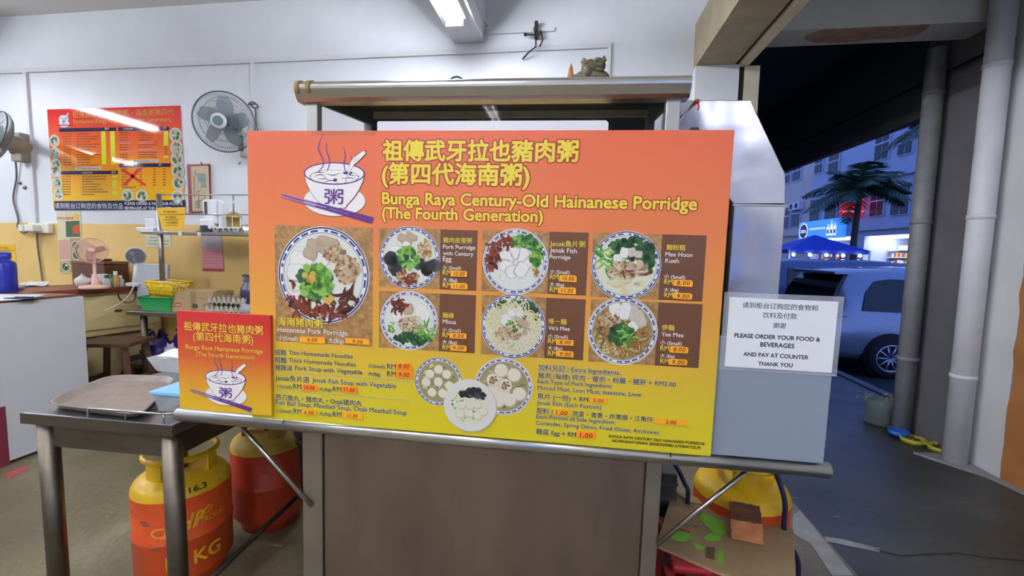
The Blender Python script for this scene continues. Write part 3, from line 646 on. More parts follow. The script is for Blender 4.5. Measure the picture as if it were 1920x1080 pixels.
# bowl emblem, used on both signs
def emblem(mb, fn, P, s):
    """P(px, py) takes the emblem's own drawing units (the big sign's pixels) to the sign; s is the size of one unit."""
    W_, N_, U_, L_, D_ = 0, 1, 2, 3, 4
    c = P(627, 381); disc(mb, (c[0]+.8*s, c[1]-1.2*s), 58*s, fn, 1, D_, ry=27.5*s); disc(mb, c, 57.5*s, fn, 2, W_, ry=27*s)
    out = [P(*q) for q in ((571, 335), (574, 350), (582, 366), (592, 379), (604, 389), (606, 394), (647, 394), (652, 387), (663, 376), (673, 362), (680, 347), (683, 335))]
    mb.poly([(p[0]+1.5*s, p[1]-s) for p in out], fn, 3, D_); mb.poly(out, fn, 4, W_); stroke(mb, out, .8*s, fn, 5, N_)
    c = P(627, 334); disc(mb, c, 57*s, fn, 6, U_, ry=19.5*s); disc(mb, c, 54.5*s, fn, 7, W_, ry=17.3*s)
    c2 = P(627, 340); ring(mb, c2, 44.5*s, 46*s, fn, 8, N_, k=.27); random.seed(5)
    for (a, b, c3) in (((588, 340), (602, 336), (612, 341)), ((596, 345), (610, 343), (618, 346)), ((612, 335), (626, 337), (640, 333)), ((640, 343), (655, 341), (668, 344)), ((590, 334), (600, 332), (609, 333)), ((605, 350), (622, 346), (634, 350)), ((645, 334), (657, 336), (668, 338))): stroke(mb, [P(*a), P(*b), P(*c3)], [.4*s, 1.6*s, .4*s], fn, 8, N_, True)
    disc(mb, P(629, 345), 4*s, fn, 8, N_, 14, ry=2.4*s); disc(mb, P(652, 333), 9*s, fn, 8, U_, 14, ry=2.5*s)
    for q in ([(597, 332), (606, 322), (607, 312), (600, 298), (598, 288), (602, 276), (607, 267)], [(614, 330), (618, 320), (618, 310), (614, 298), (612, 288), (613, 282)], [(649, 332), (646, 322), (646, 312), (648, 302), (645, 290)], [(656, 330), (657, 318), (660, 308), (658, 304)]):
        n = len(q); stroke(mb, [P(*p) for p in q], [(2.2-1.9*abs(i/(n-1)-.35))*s for i in range(n)], fn, 9, U_, True)
    stroke(mb, [P(647, 352), P(654, 334), P(660, 318), P(668, 308)], [1.5*s, 3*s, 9*s, 12*s], fn, 10, N_, True); stroke(mb, [P(648, 350), P(654, 334), P(660, 318), P(668, 308)], [.5*s, 2*s, 7.4*s, 10.4*s], fn, 11, W_, True)
    stroke(mb, [P(666, 311), P(682, 298), P(685, 295.5)], [11.5*s, 8.2*s, 4*s], fn, 10, N_); stroke(mb, [P(665, 312), P(682, 298), P(684, 296.5)], [10*s, 7*s, 3.4*s], fn, 11, W_)
    a = P(609, 387); b = P(644, 361); text(mb, '粥', fn, a[0], a[1], b[0], 12, U_, bold=.012, y1=b[1], bottom=True)
    for (a, b, o_) in (((527, 371), (700, 411.5), 0), ((527, 376), (698, 417), 0)):
        stroke(mb, [P(*a), P(*b)], [2.6*s, 5.8*s], fn, 13, D_ if o_ else U_)
        stroke(mb, [P(a[0], a[1]-.6), P((a[0]+b[0])/2-20, (a[1]+b[1])/2-5.4)], [1.6*s, 1.8*s], fn, 14, L_)
em = MB(); SC_ = sp(627, 381); s_px = (sp(700, 381)[0]-sp(560, 381)[0])/140
emblem(em, fn, lambda x, y: (SC_[0]+(x-627)*s_px, SC_[1]-(y-381)*s_px), s_px)
em.build('bowl_emblem', [wht, ink('navyline', '#33204e'), pur, lil, ink('shade', '#8a4030')], sign)
# ------------------------------------------------------------------ printed food photos
cork = mat('print_cork', '#a27a4c', .5, var=.35, scale=90)
PAL = dict(cork=cork, rim=ink('rim', '#e4e4ea'), navy=ink('navy', '#28356a'), soup=ink('congee', '#dcdfd6'), soup2=ink('milkbroth', '#d9dcc2'), broth=ink('broth', '#9a8f62'), noodle=ink('noodle', '#d8cfa0'), noodle2=ink('noodle_brown', '#a9793c'), nod3=ink('noodle_dark', '#7c5426'),
    g1=ink('leaf_mid', '#4f8a34'), g2=ink('leaf_pale', '#86b452'), g3=ink('leaf_dark', '#1f4527'), g4=ink('leaf_deep', '#2c5c34'), on1=ink('onion_dark', '#4a2318'), on2=ink('onion_red', '#7a3420'), mi1=ink('mince_tan', '#b49470'), mi2=ink('mince_brown', '#846446'), mi3=ink('mince_pale', '#cdb392'), sl=ink('slice_white', '#e8e6e4'), sl2=ink('slice_grey', '#c9c0b6'), lv=ink('liver', '#9a846e'), lv2=ink('liver_pale', '#b8a48c'), egg=ink('century_egg', '#23262a'), egg2=ink('century_egg_shine', '#454b50'), ball=ink('ball', '#e2dcc8'), ball2=ink('ball_shade', '#b9b096'), br2=ink('broth_dark', '#5e5a38'), weed=ink('seaweed', '#1d1a22'), plate=ink('plate', '#dcd9d4'), yl=ink('egg_slice', '#c8a64c'))
PN = list(PAL); PI = {k: i for i, k in enumerate(PN)}; PM = [PAL[k] for k in PN]
def bowl(mb, c, r, L0, base='soup', blue=True, seed=0):
    disc(mb, c, r, fn, L0, PI['rim'], 56); random.seed(seed)
    if blue:
        ring(mb, c, r*.955, r*.985, fn, L0+1, PI['navy'], 60, 0, 6.2832) if seed % 2 else ring(mb, c, r*.955, r*.97, fn, L0+1, PI['navy'], 60)
        ring(mb, c, r*.862, r*.874, fn, L0+1, PI['navy'], 60)
        n = 26
        for k in range(n):
            a = 6.2832*k/n; ring(mb, c, r*.893, r*.935, fn, L0+1, PI['navy'], 200, a, a+6.2832/n*(.72 if k % 6 else .35))
    disc(mb, c, r*.85, fn, L0+2, PI[base], 48)
    tone = {'soup': ['sl', 'soup2', 'rim'], 'soup2': ['soup', 'ball', 'noodle'], 'broth': ['br2', 'noodle', 'ball2']}[base]
    for _ in range(26):
        a = random.random()*6.2832; q = .72*random.random()**.5; blob(mb, (c[0]+r*q*math.cos(a), c[1]+r*q*math.sin(a)), r*random.uniform(.04, .11), fn, L0+2.3, PI[random.choice(tone)], 8, .4, .6, random.random()*3)
def polar(c, r, a, d): return (c[0]+r*d*math.cos(math.radians(a)), c[1]+r*d*math.sin(math.radians(a)))
def scatter(mb, c, rx, ry, n, cols, size, L, rag=.4, ky=1., nn=8):
    for _ in range(n):
        a = random.random()*6.2832; q = random.random()**.5
        blob(mb, (c[0]+rx*q*math.cos(a), c[1]+ry*q*math.sin(a)), size*random.uniform(.6, 1.2), fn, L+random.randrange(6), PI[random.choice(cols)], nn, rag, ky, random.random()*3)
def strips(mb, c, rx, ry, n, cols, l, w, L):
    for _ in range(n):
        a = random.random()*6.2832; q = random.random()**.5; x, y = c[0]+rx*q*math.cos(a), c[1]+ry*q*math.sin(a); t = random.random()*6.2832; cv = random.uniform(-1.4, 1.4)
        pts = []
        for k in range(5): pts.append((x, y)); x += l/4*math.cos(t); y += l/4*math.sin(t); t += cv/4
        stroke(mb, pts, [w*.4, w, w*1.1, w*.9, w*.3], fn, L+random.randrange(6), PI[random.choice(cols)], True)
def slab(mb, c, w, h, rot, L, a='sl', b='sl2'):
    rot = math.radians(rot); R_ = lambda x, y: (c[0]+x*math.cos(rot)-y*math.sin(rot), c[1]+x*math.sin(rot)+y*math.cos(rot))
    o1, o2 = [], []
    for k in range(14):
        t = 6.2832*k/14; cx, sy = math.cos(t), math.sin(t); q = (abs(cx)**5+abs(sy)**5)**-.2*random.uniform(.93, 1.05)
        o2.append(R_(w*.5*cx*q*1.05+w*.02, h*.5*sy*q*1.07-h*.03)); o1.append(R_(w*.47*cx*q, h*.47*sy*q))
    mb.poly(o2, fn, L, PI[b]); mb.poly(o1, fn, L+1, PI[a])
    for _ in range(3):
        x, y = random.uniform(-.3, .3)*w, random.uniform(-.3, .3)*h; stroke(mb, [R_(x, y), R_(x+w*.12, y+h*random.uniform(-.1, .1))], h*.025, fn, L+1.5, PI[b])
def balls(mb, pts, r, L):
    for p in pts:
        disc(mb, (p[0]+r*.06, p[1]-r*.1), r*1.03, fn, L, PI['ball2'], 18); disc(mb, p, r*.93, fn, L+1, PI['ball'], 18)
def noodles(mb, c, r, n, cols, w, L, amp=.12, lo=.2):
    for _ in range(n):
        a = random.random()*6.2832; d0 = random.uniform(lo, .8); span = random.uniform(.5, 1.5); ph = random.random()*6; fq = random.uniform(5, 11)
        pts = []
        for k in range(15):
            t = a+span*k/14; d = d0+amp*math.sin(ph+fq*k/14*span*1.6)*.5
            pts.append((c[0]+r*d*math.cos(t), c[1]+r*d*math.sin(t)))
        stroke(mb, pts, w, fn, L+random.randrange(6), PI[random.choice(cols)])
def photo(tl, br, bc, br_px):
    x0, y1 = sp(*tl); x1, y0 = sp(*br); mb = MB(); clean_rect(mb, x0, x1, y0, y1, fn, 1, PI['cork'])
    c = sp(*bc); return mb, c, br_px*s_px*1.0
LAB = lambda mb, body, a, b, mi, L=4, **kw: text(mb, body, fn, *sp(*a), sp(b, a[1])[0], L, mi, **kw)
def sticker(tl, br, digits, parent, m=None, rot=0):
    x0, y1 = sp(*tl); x1, y0 = sp(*br); mb = MB(); h = y1-y0; w = x1-x0; random.seed(int(tl[0]*7+tl[1]))
    j = lambda: random.uniform(-.06, .06)*h
    fs = lambda x, y, l: (x, -.0095-.00012*l, y)
    mb.prism([(x0+j(), y0+j()), (x1+j(), y0+j()), (x1+j(), y1-h*.2+j()), (x1-h*.25, y1+j()), (x0+j(), y1+j())], lambda p, t: (p[0], -.0095+.0022*t, p[1]), 0)
    tw = min(w*.66, h*1.9); xs = x0+(w-tw)/2
    text(mb, digits, fs, xs, y0+h*.2, xs+tw, 2, 1, bold=.012, skew=.12, y1=y0+h*.82, rise=random.uniform(-.03, .03), spacing=1.12)
    mb.build('price_sticker', [m or stk, hand], parent)
# 1 the large photo
mb, c, r = photo((514.5, 427), (698.5, 655), (606, 521), 87.5)
bowl(mb, c, r, 2, 'soup', seed=1); random.seed(21)
slab(mb, polar(c, r, 152, .55), r*.5, r*.42, -12, 6); slab(mb, polar(c, r, 176, .58), r*.42, r*.36, -4, 8); slab(mb, polar(c, r, 196, .6), r*.4, r*.36, 8, 7, 'soup', 'sl2')
for a_, d_, q in ((100, .6, -18), (82, .68, -12)): slab(mb, polar(c, r, a_, d_), r*.5, r*.25, q, 9, 'lv2', 'lv')
slab(mb, polar(c, r, 122, .52), r*.3, r*.22, -20, 10, 'lv2', 'lv'); slab(mb, polar(c, r, 95, .35), r*.36, r*.28, -38, 9, 'sl', 'sl2')
scatter(mb, polar(c, r, 62, .52), r*.24, r*.16, 70, ['mi1', 'mi2', 'mi3'], r*.06, 10, .5); scatter(mb, polar(c, r, 14, .55), r*.28, r*.28, 150, ['mi1', 'mi2', 'mi3', 'mi3'], r*.055, 11, .5)
strips(mb, polar(c, r, 262, .7), r*.6, r*.16, 60, ['on1', 'on2', 'on2'], r*.24, r*.06, 12); strips(mb, polar(c, r, 322, .68), r*.2, r*.2, 12, ['on1'], r*.28, r*.06, 12); strips(mb, polar(c, r, 218, .7), r*.14, r*.2, 10, ['on1', 'on2'], r*.2, r*.06, 12)
scatter(mb, polar(c, r, 220, .2), r*.36, r*.34, 90, ['g1', 'g2', 'g2', 'g1', 'g4'], r*.13, 18, .55, .8, 11); scatter(mb, polar(c, r, 190, .3), r*.12, r*.1, 6, ['yl'], r*.09, 22, .4); scatter(mb, polar(c, r, 285, .5), r*.1, r*.07, 5, ['yl'], r*.08, 22, .4)
ph = mb.build('dish_photo', PM, sign); ph['label'] = 'large photo of a bowl of pork porridge with coriander'
cp = MB(); LAB(cp, '海南猪肉粥', (522.5, 614.5), 606, 0, 26, bottom=True, bold=.012); LAB(cp, 'Hainanese Pork Porridge', (522, 626), 653, 1, 26); LAB(cp, '小(Small)', (523, 641), 560, 1, 26); LAB(cp, '大(Big)', (616.5, 646), 645.5, 1, 26)
cp.build('caption', [yel, wht], ph)
sticker((562.5, 635), (610.5, 648), '8.00', sign); sticker((649, 638), (694, 651), '9.00', sign)
# 2..7 the six small photos with brown captions
def small(tl, br, pr, bc, rr, base, seed, lines, rms, stks, label):
    mb, c, r = photo(tl, br, bc, rr); bowl(mb, c, r, 2, base, seed=seed); random.seed(seed*13+1)
    yield mb, c, r
    ph = mb.build('dish_photo', PM, sign); ph['label'] = label
    x0 = sp(*br)[0]; y1 = sp(*tl)[1]; x1 = sp(*pr)[0]; y0 = sp(*br)[1]
    cp = MB(); clean_rect(cp, x0, x1, y0, y1, fn, 1, 0)
    for body, a, b, ci in lines: LAB(cp, body, a, b, ci, 4, bottom=(ci == 1 and not body.startswith(('RM', 'J'))), bold=.006)
    cp.build('caption_panel', [brn, yel, wht], ph)
    for (a, b, dg) in stks: sticker(a, b, dg, sign)
def cap(x, ys, xw, w='Small'): return [('小 (Small)', (x, ys[0]), xw, 2), ('RM', (x, ys[1]), x+16.5, 1), ('大 (Big)', (x, ys[2]), x+27, 2), ('RM', (x, ys[3]), x+16.5, 1)]
for mb, c, r in small((711, 432), (824, 547), (893, 547), (768, 488.5), 55, 'soup', 1, [('豬肉皮蛋粥', (831, 460), 885, 1), ('Pork Porridge', (830.5, 471), 891, 2), ('with Century', (830.5, 483), 887.5, 2), ('Egg', (830.5, 494), 846.5, 2)]+cap(830, (509.5, 520, 532.5, 543.5), 864.5), None,
        [((846, 512), (876.5, 524.5), '10.00'), ((846, 535), (876.5, 547.5), '11.00')], 'photo of porridge with dark century egg pieces'):
    slab(mb, polar(c, r, 160, .5), r*.5, r*.4, -6, 6); slab(mb, polar(c, r, 105, .6), r*.5, r*.26, -28, 7, 'lv2', 'lv'); slab(mb, polar(c, r, 85, .7), r*.4, r*.2, -30, 8, 'lv2', 'lv'); slab(mb, polar(c, r, 100, .35), r*.4, r*.28, -30, 9, 'sl', 'sl2')
    scatter(mb, polar(c, r, 28, .55), r*.22, r*.34, 90, ['mi1', 'mi3', 'yl', 'mi2'], r*.06, 8, .5); scatter(mb, polar(c, r, 205, .6), r*.25, r*.26, 8, ['egg', 'egg', 'egg2'], r*.22, 10, .2); scatter(mb, polar(c, r, 338, .6), r*.3, r*.24, 9, ['egg', 'egg2', 'egg'], r*.2, 10, .2)
    strips(mb, polar(c, r, 268, .65), r*.32, r*.14, 50, ['on2', 'on2', 'mi1'], r*.2, r*.07, 12); scatter(mb, polar(c, r, 180, .05), r*.34, r*.34, 70, ['g1', 'g2', 'g2', 'g4'], r*.12, 16, .55, .8, 10)
for mb, c, r in small((905, 436), (1026, 556), (1098.5, 556), (966, 496), 56, 'soup', 2, [('Jenak魚片粥', (1031, 466), 1097, 1), ('Jenak Fish', (1031, 478), 1081, 2), ('Porridge', (1030.5, 490), 1069, 2)]+cap(1030.5, (517.5, 528, 541, 551.5), 1067.5), None,
        [((1049, 520.5), (1080.5, 533.5), '10.00'), ((1047.5, 543), (1079, 556), '11.00')], 'photo of fish slice porridge'):
    for k in range(7): slab(mb, polar(c, r, k*52, .3), r*.45, r*.36, k*40, 6+k, 'sl', 'sl2')
    scatter(mb, polar(c, r, 70, .66), r*.36, r*.16, 60, ['g1', 'g2', 'g4'], r*.1, 14, .5); scatter(mb, polar(c, r, 25, .68), r*.16, r*.36, 70, ['g1', 'g2', 'g4', 'g1'], r*.1, 14, .5)
    strips(mb, polar(c, r, 165, .7), r*.14, r*.4, 46, ['on1', 'on2', 'on2'], r*.2, r*.09, 12); strips(mb, polar(c, r, 118, .68), r*.2, r*.12, 20, ['on2'], r*.2, r*.08, 12); scatter(mb, polar(c, r, 335, .68), r*.1, r*.14, 18, ['mi2', 'yl'], r*.05, 14)
for mb, c, r in small((1112, 441), (1234, 567), (1316.5, 567), (1173, 503), 56.5, 'soup2', 3, [('麵粉糕', (1249, 474), 1284.5, 1), ('Mee Hoon', (1247, 485.5), 1298, 2), ('Kueh', (1247, 497.5), 1272, 2)]+cap(1244.5, (527, 537.5, 551, 562), 1284), None,
        [((1262.5, 529), (1297.5, 542.5), '8.00'), ((1262, 554), (1296.5, 567), '9.00')], 'photo of flat torn noodles with greens'):
    scatter(mb, polar(c, r, 75, .5), r*.62, r*.3, 90, ['g3', 'g4', 'g3'], r*.13, 5, .4); scatter(mb, polar(c, r, 10, .62), r*.16, r*.36, 30, ['g3', 'g4'], r*.12, 5, .4); strips(mb, polar(c, r, 165, .62), r*.14, r*.3, 22, ['g1', 'g2'], r*.34, r*.06, 6)
    scatter(mb, polar(c, r, 270, .5), r*.6, r*.24, 34, ['noodle', 'soup2', 'ball'], r*.16, 6, .4, .6); slab(mb, polar(c, r, 140, .32), r*.24, r*.24, 5, 14); slab(mb, polar(c, r, 100, .38), r*.24, r*.3, -8, 14); slab(mb, polar(c, r, 70, .42), r*.22, r*.26, 10, 13, 'sl2', 'lv2'); slab(mb, polar(c, r, 45, .48), r*.22, r*.2, -4, 13, 'sl2', 'lv2')
    scatter(mb, polar(c, r, 215, .2), r*.32, r*.24, 80, ['mi1', 'mi2', 'mi3'], r*.06, 14, .5); scatter(mb, polar(c, r, 345, .32), r*.28, r*.24, 14, ['lv2', 'lv', 'mi3'], r*.14, 14, .3, .7); strips(mb, polar(c, r, 280, .3), r*.4, r*.2, 14, ['on2', 'noodle'], r*.3, r*.05, 18)
for mb, c, r in small((711, 550), (822.6, 663), (890, 663), (766.5, 606), 53, 'soup', 4, [('麵線', (830, 600.5), 851, 1), ('Misua', (830, 611), 855, 2)]+cap(829.5, (626, 636.5, 648.5, 659.5), 864), None,
        [((844, 628), (875, 640), '8.00'), ((844.5, 650.5), (875, 663), '9.00')], 'photo of fine noodles with mince and greens'):
    scatter(mb, polar(c, r, 285, .6), r*.62, r*.2, 90, ['g3', 'g4', 'g3'], r*.1, 6, .4); strips(mb, polar(c, r, 330, .62), r*.2, r*.2, 24, ['g2', 'g1'], r*.36, r*.05, 9); noodles(mb, c, r, 30, ['soup', 'sl'], r*.025, 5)
    strips(mb, polar(c, r, 125, .6), r*.2, r*.2, 44, ['on1', 'on2'], r*.2, r*.07, 10); slab(mb, polar(c, r, 40, .55), r*.4, r*.46, -15, 8); slab(mb, polar(c, r, 20, .6), r*.3, r*.4, -10, 9); slab(mb, polar(c, r, 95, .4), r*.36, r*.34, 20, 10, 'lv2', 'lv'); slab(mb, polar(c, r, 165, .42), r*.3, r*.36, 30, 11)
    scatter(mb, polar(c, r, 300, .12), r*.4, r*.28, 130, ['mi1', 'mi3', 'mi2', 'mi3'], r*.05, 13, .5); scatter(mb, polar(c, r, 205, .62), r*.14, r*.18, 22, ['g2', 'soup', 'g1'], r*.06, 13)
for mb, c, r in small((904, 557.5), (1020, 676), (1093, 676), (962, 617), 56, 'soup2', 5, [('唯一麵', (1028.5, 612), 1062, 1), ("Vit's Mee", (1028, 623), 1068, 2)]+cap(1027, (638, 648, 660, 671), 1064), None,
        [((1043.5, 640), (1075.5, 652.5), '8.00'), ((1043.5, 662), (1075.5, 674.5), '9.00')], 'photo of curly instant noodles with mince'):
    scatter(mb, polar(c, r, 85, .6), r*.6, r*.18, 80, ['g3', 'g4'], r*.11, 5, .4); scatter(mb, polar(c, r, 35, .66), r*.2, r*.26, 30, ['g3', 'g4'], r*.11, 5, .4)
    noodles(mb, c, r, 70, ['noodle', 'soup2', 'ball2'], r*.035, 6, .2); slab(mb, polar(c, r, 98, .45), r*.24, r*.3, 10, 14); slab(mb, polar(c, r, 70, .5), r*.26, r*.3, 12, 14); slab(mb, polar(c, r, 140, .3), r*.3, r*.36, -20, 13); slab(mb, polar(c, r, 15, .4), r*.5, r*.26, -10, 12, 'lv2', 'lv'); slab(mb, polar(c, r, 345, .5), r*.4, r*.2, 20, 12, 'lv2', 'lv')
    scatter(mb, polar(c, r, 235, .28), r*.45, r*.2, 110, ['mi1', 'mi3', 'mi2', 'mi3'], r*.055, 14, .5); noodles(mb, c, r, 40, ['noodle', 'ball'], r*.035, 14, .24, .55); scatter(mb, c, r*.25, r*.2, 22, ['g2', 'g1', 'on2'], r*.05, 19)
for mb, c, r in small((1108, 566), (1227, 690), (1309.5, 690), (1166.5, 626), 57, 'broth', 6, [('伊麵', (1240, 624), 1264, 1), ('Yee Mee', (1239.5, 635), 1281, 2)]+cap(1237.5, (650.5, 661.5, 674.5, 685.5), 1277.5), None,
        [((1255.5, 653), (1289.5, 667), '8.00'), ((1253.5, 676.5), (1287.5, 690), '9.00')], 'photo of brown braised noodles with greens'):
    noodles(mb, c, r, 150, ['noodle2', 'nod3', 'noodle', 'noodle2', 'nod3'], r*.028, 5, .2, .1); scatter(mb, polar(c, r, 140, .5), r*.3, r*.24, 90, ['mi1', 'mi3', 'mi2', 'mi3'], r*.055, 12, .5)
    slab(mb, polar(c, r, 110, .66), r*.36, r*.4, 20, 12); slab(mb, polar(c, r, 85, .6), r*.3, r*.5, -8, 13); slab(mb, polar(c, r, 62, .62), r*.3, r*.5, 10, 12, 'sl2', 'lv2'); slab(mb, polar(c, r, 40, .62), r*.3, r*.5, 22, 13, 'sl2', 'lv2'); slab(mb, polar(c, r, 30, .34), r*.24, r*.3, 40, 14)
    scatter(mb, polar(c, r, 250, .12), r*.36, r*.28, 60, ['g3', 'g4', 'g3', 'g1'], r*.12, 16, .5); strips(mb, polar(c, r, 315, .26), r*.16, r*.18, 14, ['g2', 'g1'], r*.3, r*.06, 20)
# soup bowls along the bottom
def soup(bc, rr, label, blue, seed, base, L0=2):
    mb = MB(); c = sp(*bc); r = rr*s_px; random.seed(seed)
    if blue: bowl(mb, c, r, L0, base, seed=seed)
    else: disc(mb, (c[0]+r*.03, c[1]-r*.03), r*1.01, fn, L0, PI['ball2'], 56); disc(mb, c, r, fn, L0+1, PI['plate'], 56); disc(mb, c, r*.72, fn, L0+2, PI[base], 48)
    scatter(mb, c, r*.7, r*.7, 46, ['g2', 'br2', 'g1', 'soup2'], r*.05, L0+3, .4)
    return mb, c, r
mb, c, r = soup((944, 729.5), 51, '', True, 8, 'broth')
random.seed(3); balls(mb, [polar(c, r, a_, d_) for a_, d_ in ((100, .58), (52, .56), (205, .42), (250, .52), (296, .48), (340, .58), (268, .12), (150, .2))], r*.24, 12)
for a_, d_ in ((150, .42), (40, .08)):
    q = polar(c, r, a_, d_); disc(mb, q, r*.24, fn, 15, PI['ball2'], 18); disc(mb, q, r*.22, fn, 16, PI['ball'], 18); random.seed(5); scatter(mb, q, r*.14, r*.14, 26, ['mi1', 'mi2', 'br2'], r*.05, 17)
mb.build('soup_photo', PM, sign)['label'] = 'photo of a bowl of cut meatballs in clear soup'
mb, c, r = soup((822, 720), 43.5, '', True, 11, 'broth')
balls(mb, [polar(c, r, a_, d_) for a_, d_ in ((0, .0), (90, .52), (140, .48), (45, .48), (185, .52), (345, .48), (240, .52), (292, .5))], r*.19, 12)
mb.build('soup_photo', PM, sign)['label'] = 'photo of a blue rimmed bowl of fish balls'
mb, c, r = soup((881, 764), 47, '', False, 9, 'soup2', 20)
random.seed(9); scatter(mb, polar(c, r, 78, .46), r*.46, r*.16, 50, ['weed', 'weed', 'egg2'], r*.13, 24, .4)
balls(mb, [polar(c, r, a_, d_) for a_, d_ in ((180, .3), (120, .18), (60, .2), (10, .3), (225, .5), (270, .3), (310, .5), (340, .56), (0, .02))], r*.155, 30)
mb.build('soup_photo', PM, sign)['label'] = 'photo of a plain white bowl of balls with dark seaweed'
# lower lettering: black with a pale halo
lt = MB()
def line(body, a, b, big=True, **kw):
    x0, y0 = sp(*a); x1 = sp(b, a[1])[0]
    text(lt, body, fn, x0, y0, x1, 2, 1, bold=.05 if not big else .04, **kw); text(lt, body, fn, x0, y0, x1, 5, 0, bold=.012 if not big else .012, **kw)
for row in (('細麵', (515.5, 669), 537), ('Thin Homemade Noodles', (542, 669), 661.5), ('粗麵', (516, 683), 537.5), ('Thick Homemade Noodles', (542, 683.5), 667), ('豬雜湯', (516, 697), 548.5), ('Pork Soup with Vegetable', (553.5, 698), 679.5), ('小(Small)', (690, 693.5), 722), ('RM', (726, 695.5), 742.5), ('大(Big)', (690, 708), 714), ('RM', (726, 709.5), 742.5),
            ('Jenak魚片湯', (516.5, 717), 580), ('Jenak Fish Soup with Vegetable', (585.5, 721), 742.5), ('小(Small)', (517, 731), 547.5), ('RM', (550, 732.5), 565.5), ('大(Big)', (599, 736.5), 622), ('RM', (624.5, 738), 640.5),
            ('西刀鱼丸・猪肉丸・Otak猪肉丸', (517.5, 752.5), 678.5), ('Fish Ball Soup, Meatball Soup, Otak Meatball Soup', (517.5, 762.5), 763), ('小(Small)', (518, 776.5), 548), ('RM', (551, 779), 566), ('大(Big)', (599, 782.5), 622), ('RM', (624.5, 785), 640.5),
            ('加料另記 / Extra Ingredients:', (1009, 697.5), 1163.5), ('豬肉 (每樣) 碎肉・瘦肉・粉腸・豬肝 + RM2.00', (1009, 712.5), 1267.5), ('Each Type of Pork Ingredient:', (1008, 723), 1147.5), ('Minced Meat, Lean Meat, Intestine, Liver', (1008, 735), 1203), ('魚片 (一份) + RM', (1007.5, 751.5), 1102.5), ('Jenak Fish (Each Portion)', (1006.5, 763), 1127),
            ('配料 (', (1006.5, 778.5), 1037), (') 芫荽・青蔥・炸蔥頭・江魚仔', (1066, 783.5), 1224), ('Each Portion of Side Ingredient:', (1005.5, 788.5), 1154.5), ('Coriander, Spring Onion, Fried Onion, Anchovies', (1005, 800.5), 1236.5), ('雞蛋 Egg + RM', (1005, 817.5), 1080)): line(*row, big=len(row[0]) < 25)
for a, b in (((514, 701), (769, 717)), ((515, 736), (768.5, 754.5)), ((1009, 699.5), (1153, 709))):
    p, q = sp(*a), sp(*b); y = p[1]; stroke(lt, [(p[0], y), (q[0], y)], .0022, fn, 2, 1); stroke(lt, [(p[0], y), (q[0], y)], .0010, fn, 4, 0)
for body, a, b in (('BUNGA RAYA CENTURY OLD HAINANESE PORRIDGE', (1141.5, 824.5), 1321.5), ('NO.PENDAFTARAN: 202003059483 (UT0041732-P)', (1147.5, 833), 1314)):
    x0, y0 = sp(*a); text(lt, body, fn, x0, y0, sp(b, a[1])[0], 4, 0, bold=.022)
lt.build('menu_lettering', [blk, halo], sign)
for a, b, d, m in (((743.5, 684), (772.5, 698), '8.00', stk2), ((743.5, 699), (772.5, 713.5), '9.00', stk2), ((567, 723.5), (596, 737.5), '10.00', stk2), ((641.5, 727.5), (670.5, 741.5), '11.00', stk2), ((567, 771), (594.5, 783), '6.00', None), ((642.5, 777), (681.5, 790), '11.00', None),
                   ((1105, 749), (1137.5, 761), '5.00', None), ((1037.5, 771), (1068.5, 785), '1.00', None), ((1226.5, 788), (1287.5, 802.5), '2.00', None), ((1081.5, 812), (1115.5, 827), '1.00', stk2)): sticker(a, b, d, sign, m)
tp = MB(); q = sp(585, 251); q2 = sp(706, 259)
stroke(tp, [(q[0], HS-.006), ((q[0]+q2[0])/2, HS-.007), (q2[0], HS-.007)], .010, fn, 1, 0); tp.build('clear_tape', mat('clear_tape', '#d8a080', .2, var=0, alpha=.35), sign)

# ------------------------------------------------------------------ small sign
TV = -.031
def tp_(px, py): p = pk(px, py, TV-.005); return p
q0, q1, q2 = tp_(331, 584), tp_(506.5, 594), tp_(508, 784)
sgm = thing('shop_sign', 'small red to yellow porridge sign with bowl emblem, beside the tray', 'sign', basis=MK @ Matrix.Translation((q0.x, TV, q2.z+.0055)))
wS = q1.x-q0.x; hS = q0.z-q2.z-.003
fn2 = lambda x, y, l: (x, -.0052-.00012*l, y)
MB().box(0, wS, -.005, .005, 0, hS).build('board', ramp_mat('small_sign_gradient', [(0, '#dcb41e'), (.25, '#d89a2a'), (.55, '#cc5a2c'), (.85, '#c8302c'), (1, '#c42a2c')], 'Z', 0, hS, .45), sgm, bevel=.001)
def tq(px, py): p = tp_(px, py); return (p.x-q0.x, p.z-q2.z-.0055)
hd = MB()
for body, a, b, kw in (('祖傳武牙拉也豬肉粥', (345, 619), 493, dict(bottom=True)), ('(第四代海南粥)', (363, 641), 475, dict(bottom=True)), ('Bunga Raya Hainanese Porridge', (348.5, 653.5), 493, {}), ('(The Fourth Generation)', (368.5, 667), 476, {})):
    x0, y0 = tq(*a); x1 = tq(b, a[1])[0]; text(hd, body, fn2, x0, y0, x1, 1, 0, bold=.06, **kw); text(hd, body, fn2, x0, y0, x1, 3, 1, bold=.022, **kw)
hd.build('heading', [ink('maroon', '#7a1c22'), ink('amber', '#eab83c')], sgm)
em = MB(); k2 = (tq(460, 735)[0]-tq(390, 735)[0])/70*.665; c2 = tq(424, 741)
emblem(em, fn2, lambda x, y: (c2[0]+(x-627)*k2, c2[1]-(y-381)*k2), k2)
em.build('bowl_emblem', [wht, _mats['print_navyline'], pur, lil, _mats['print_shade']], sgm)

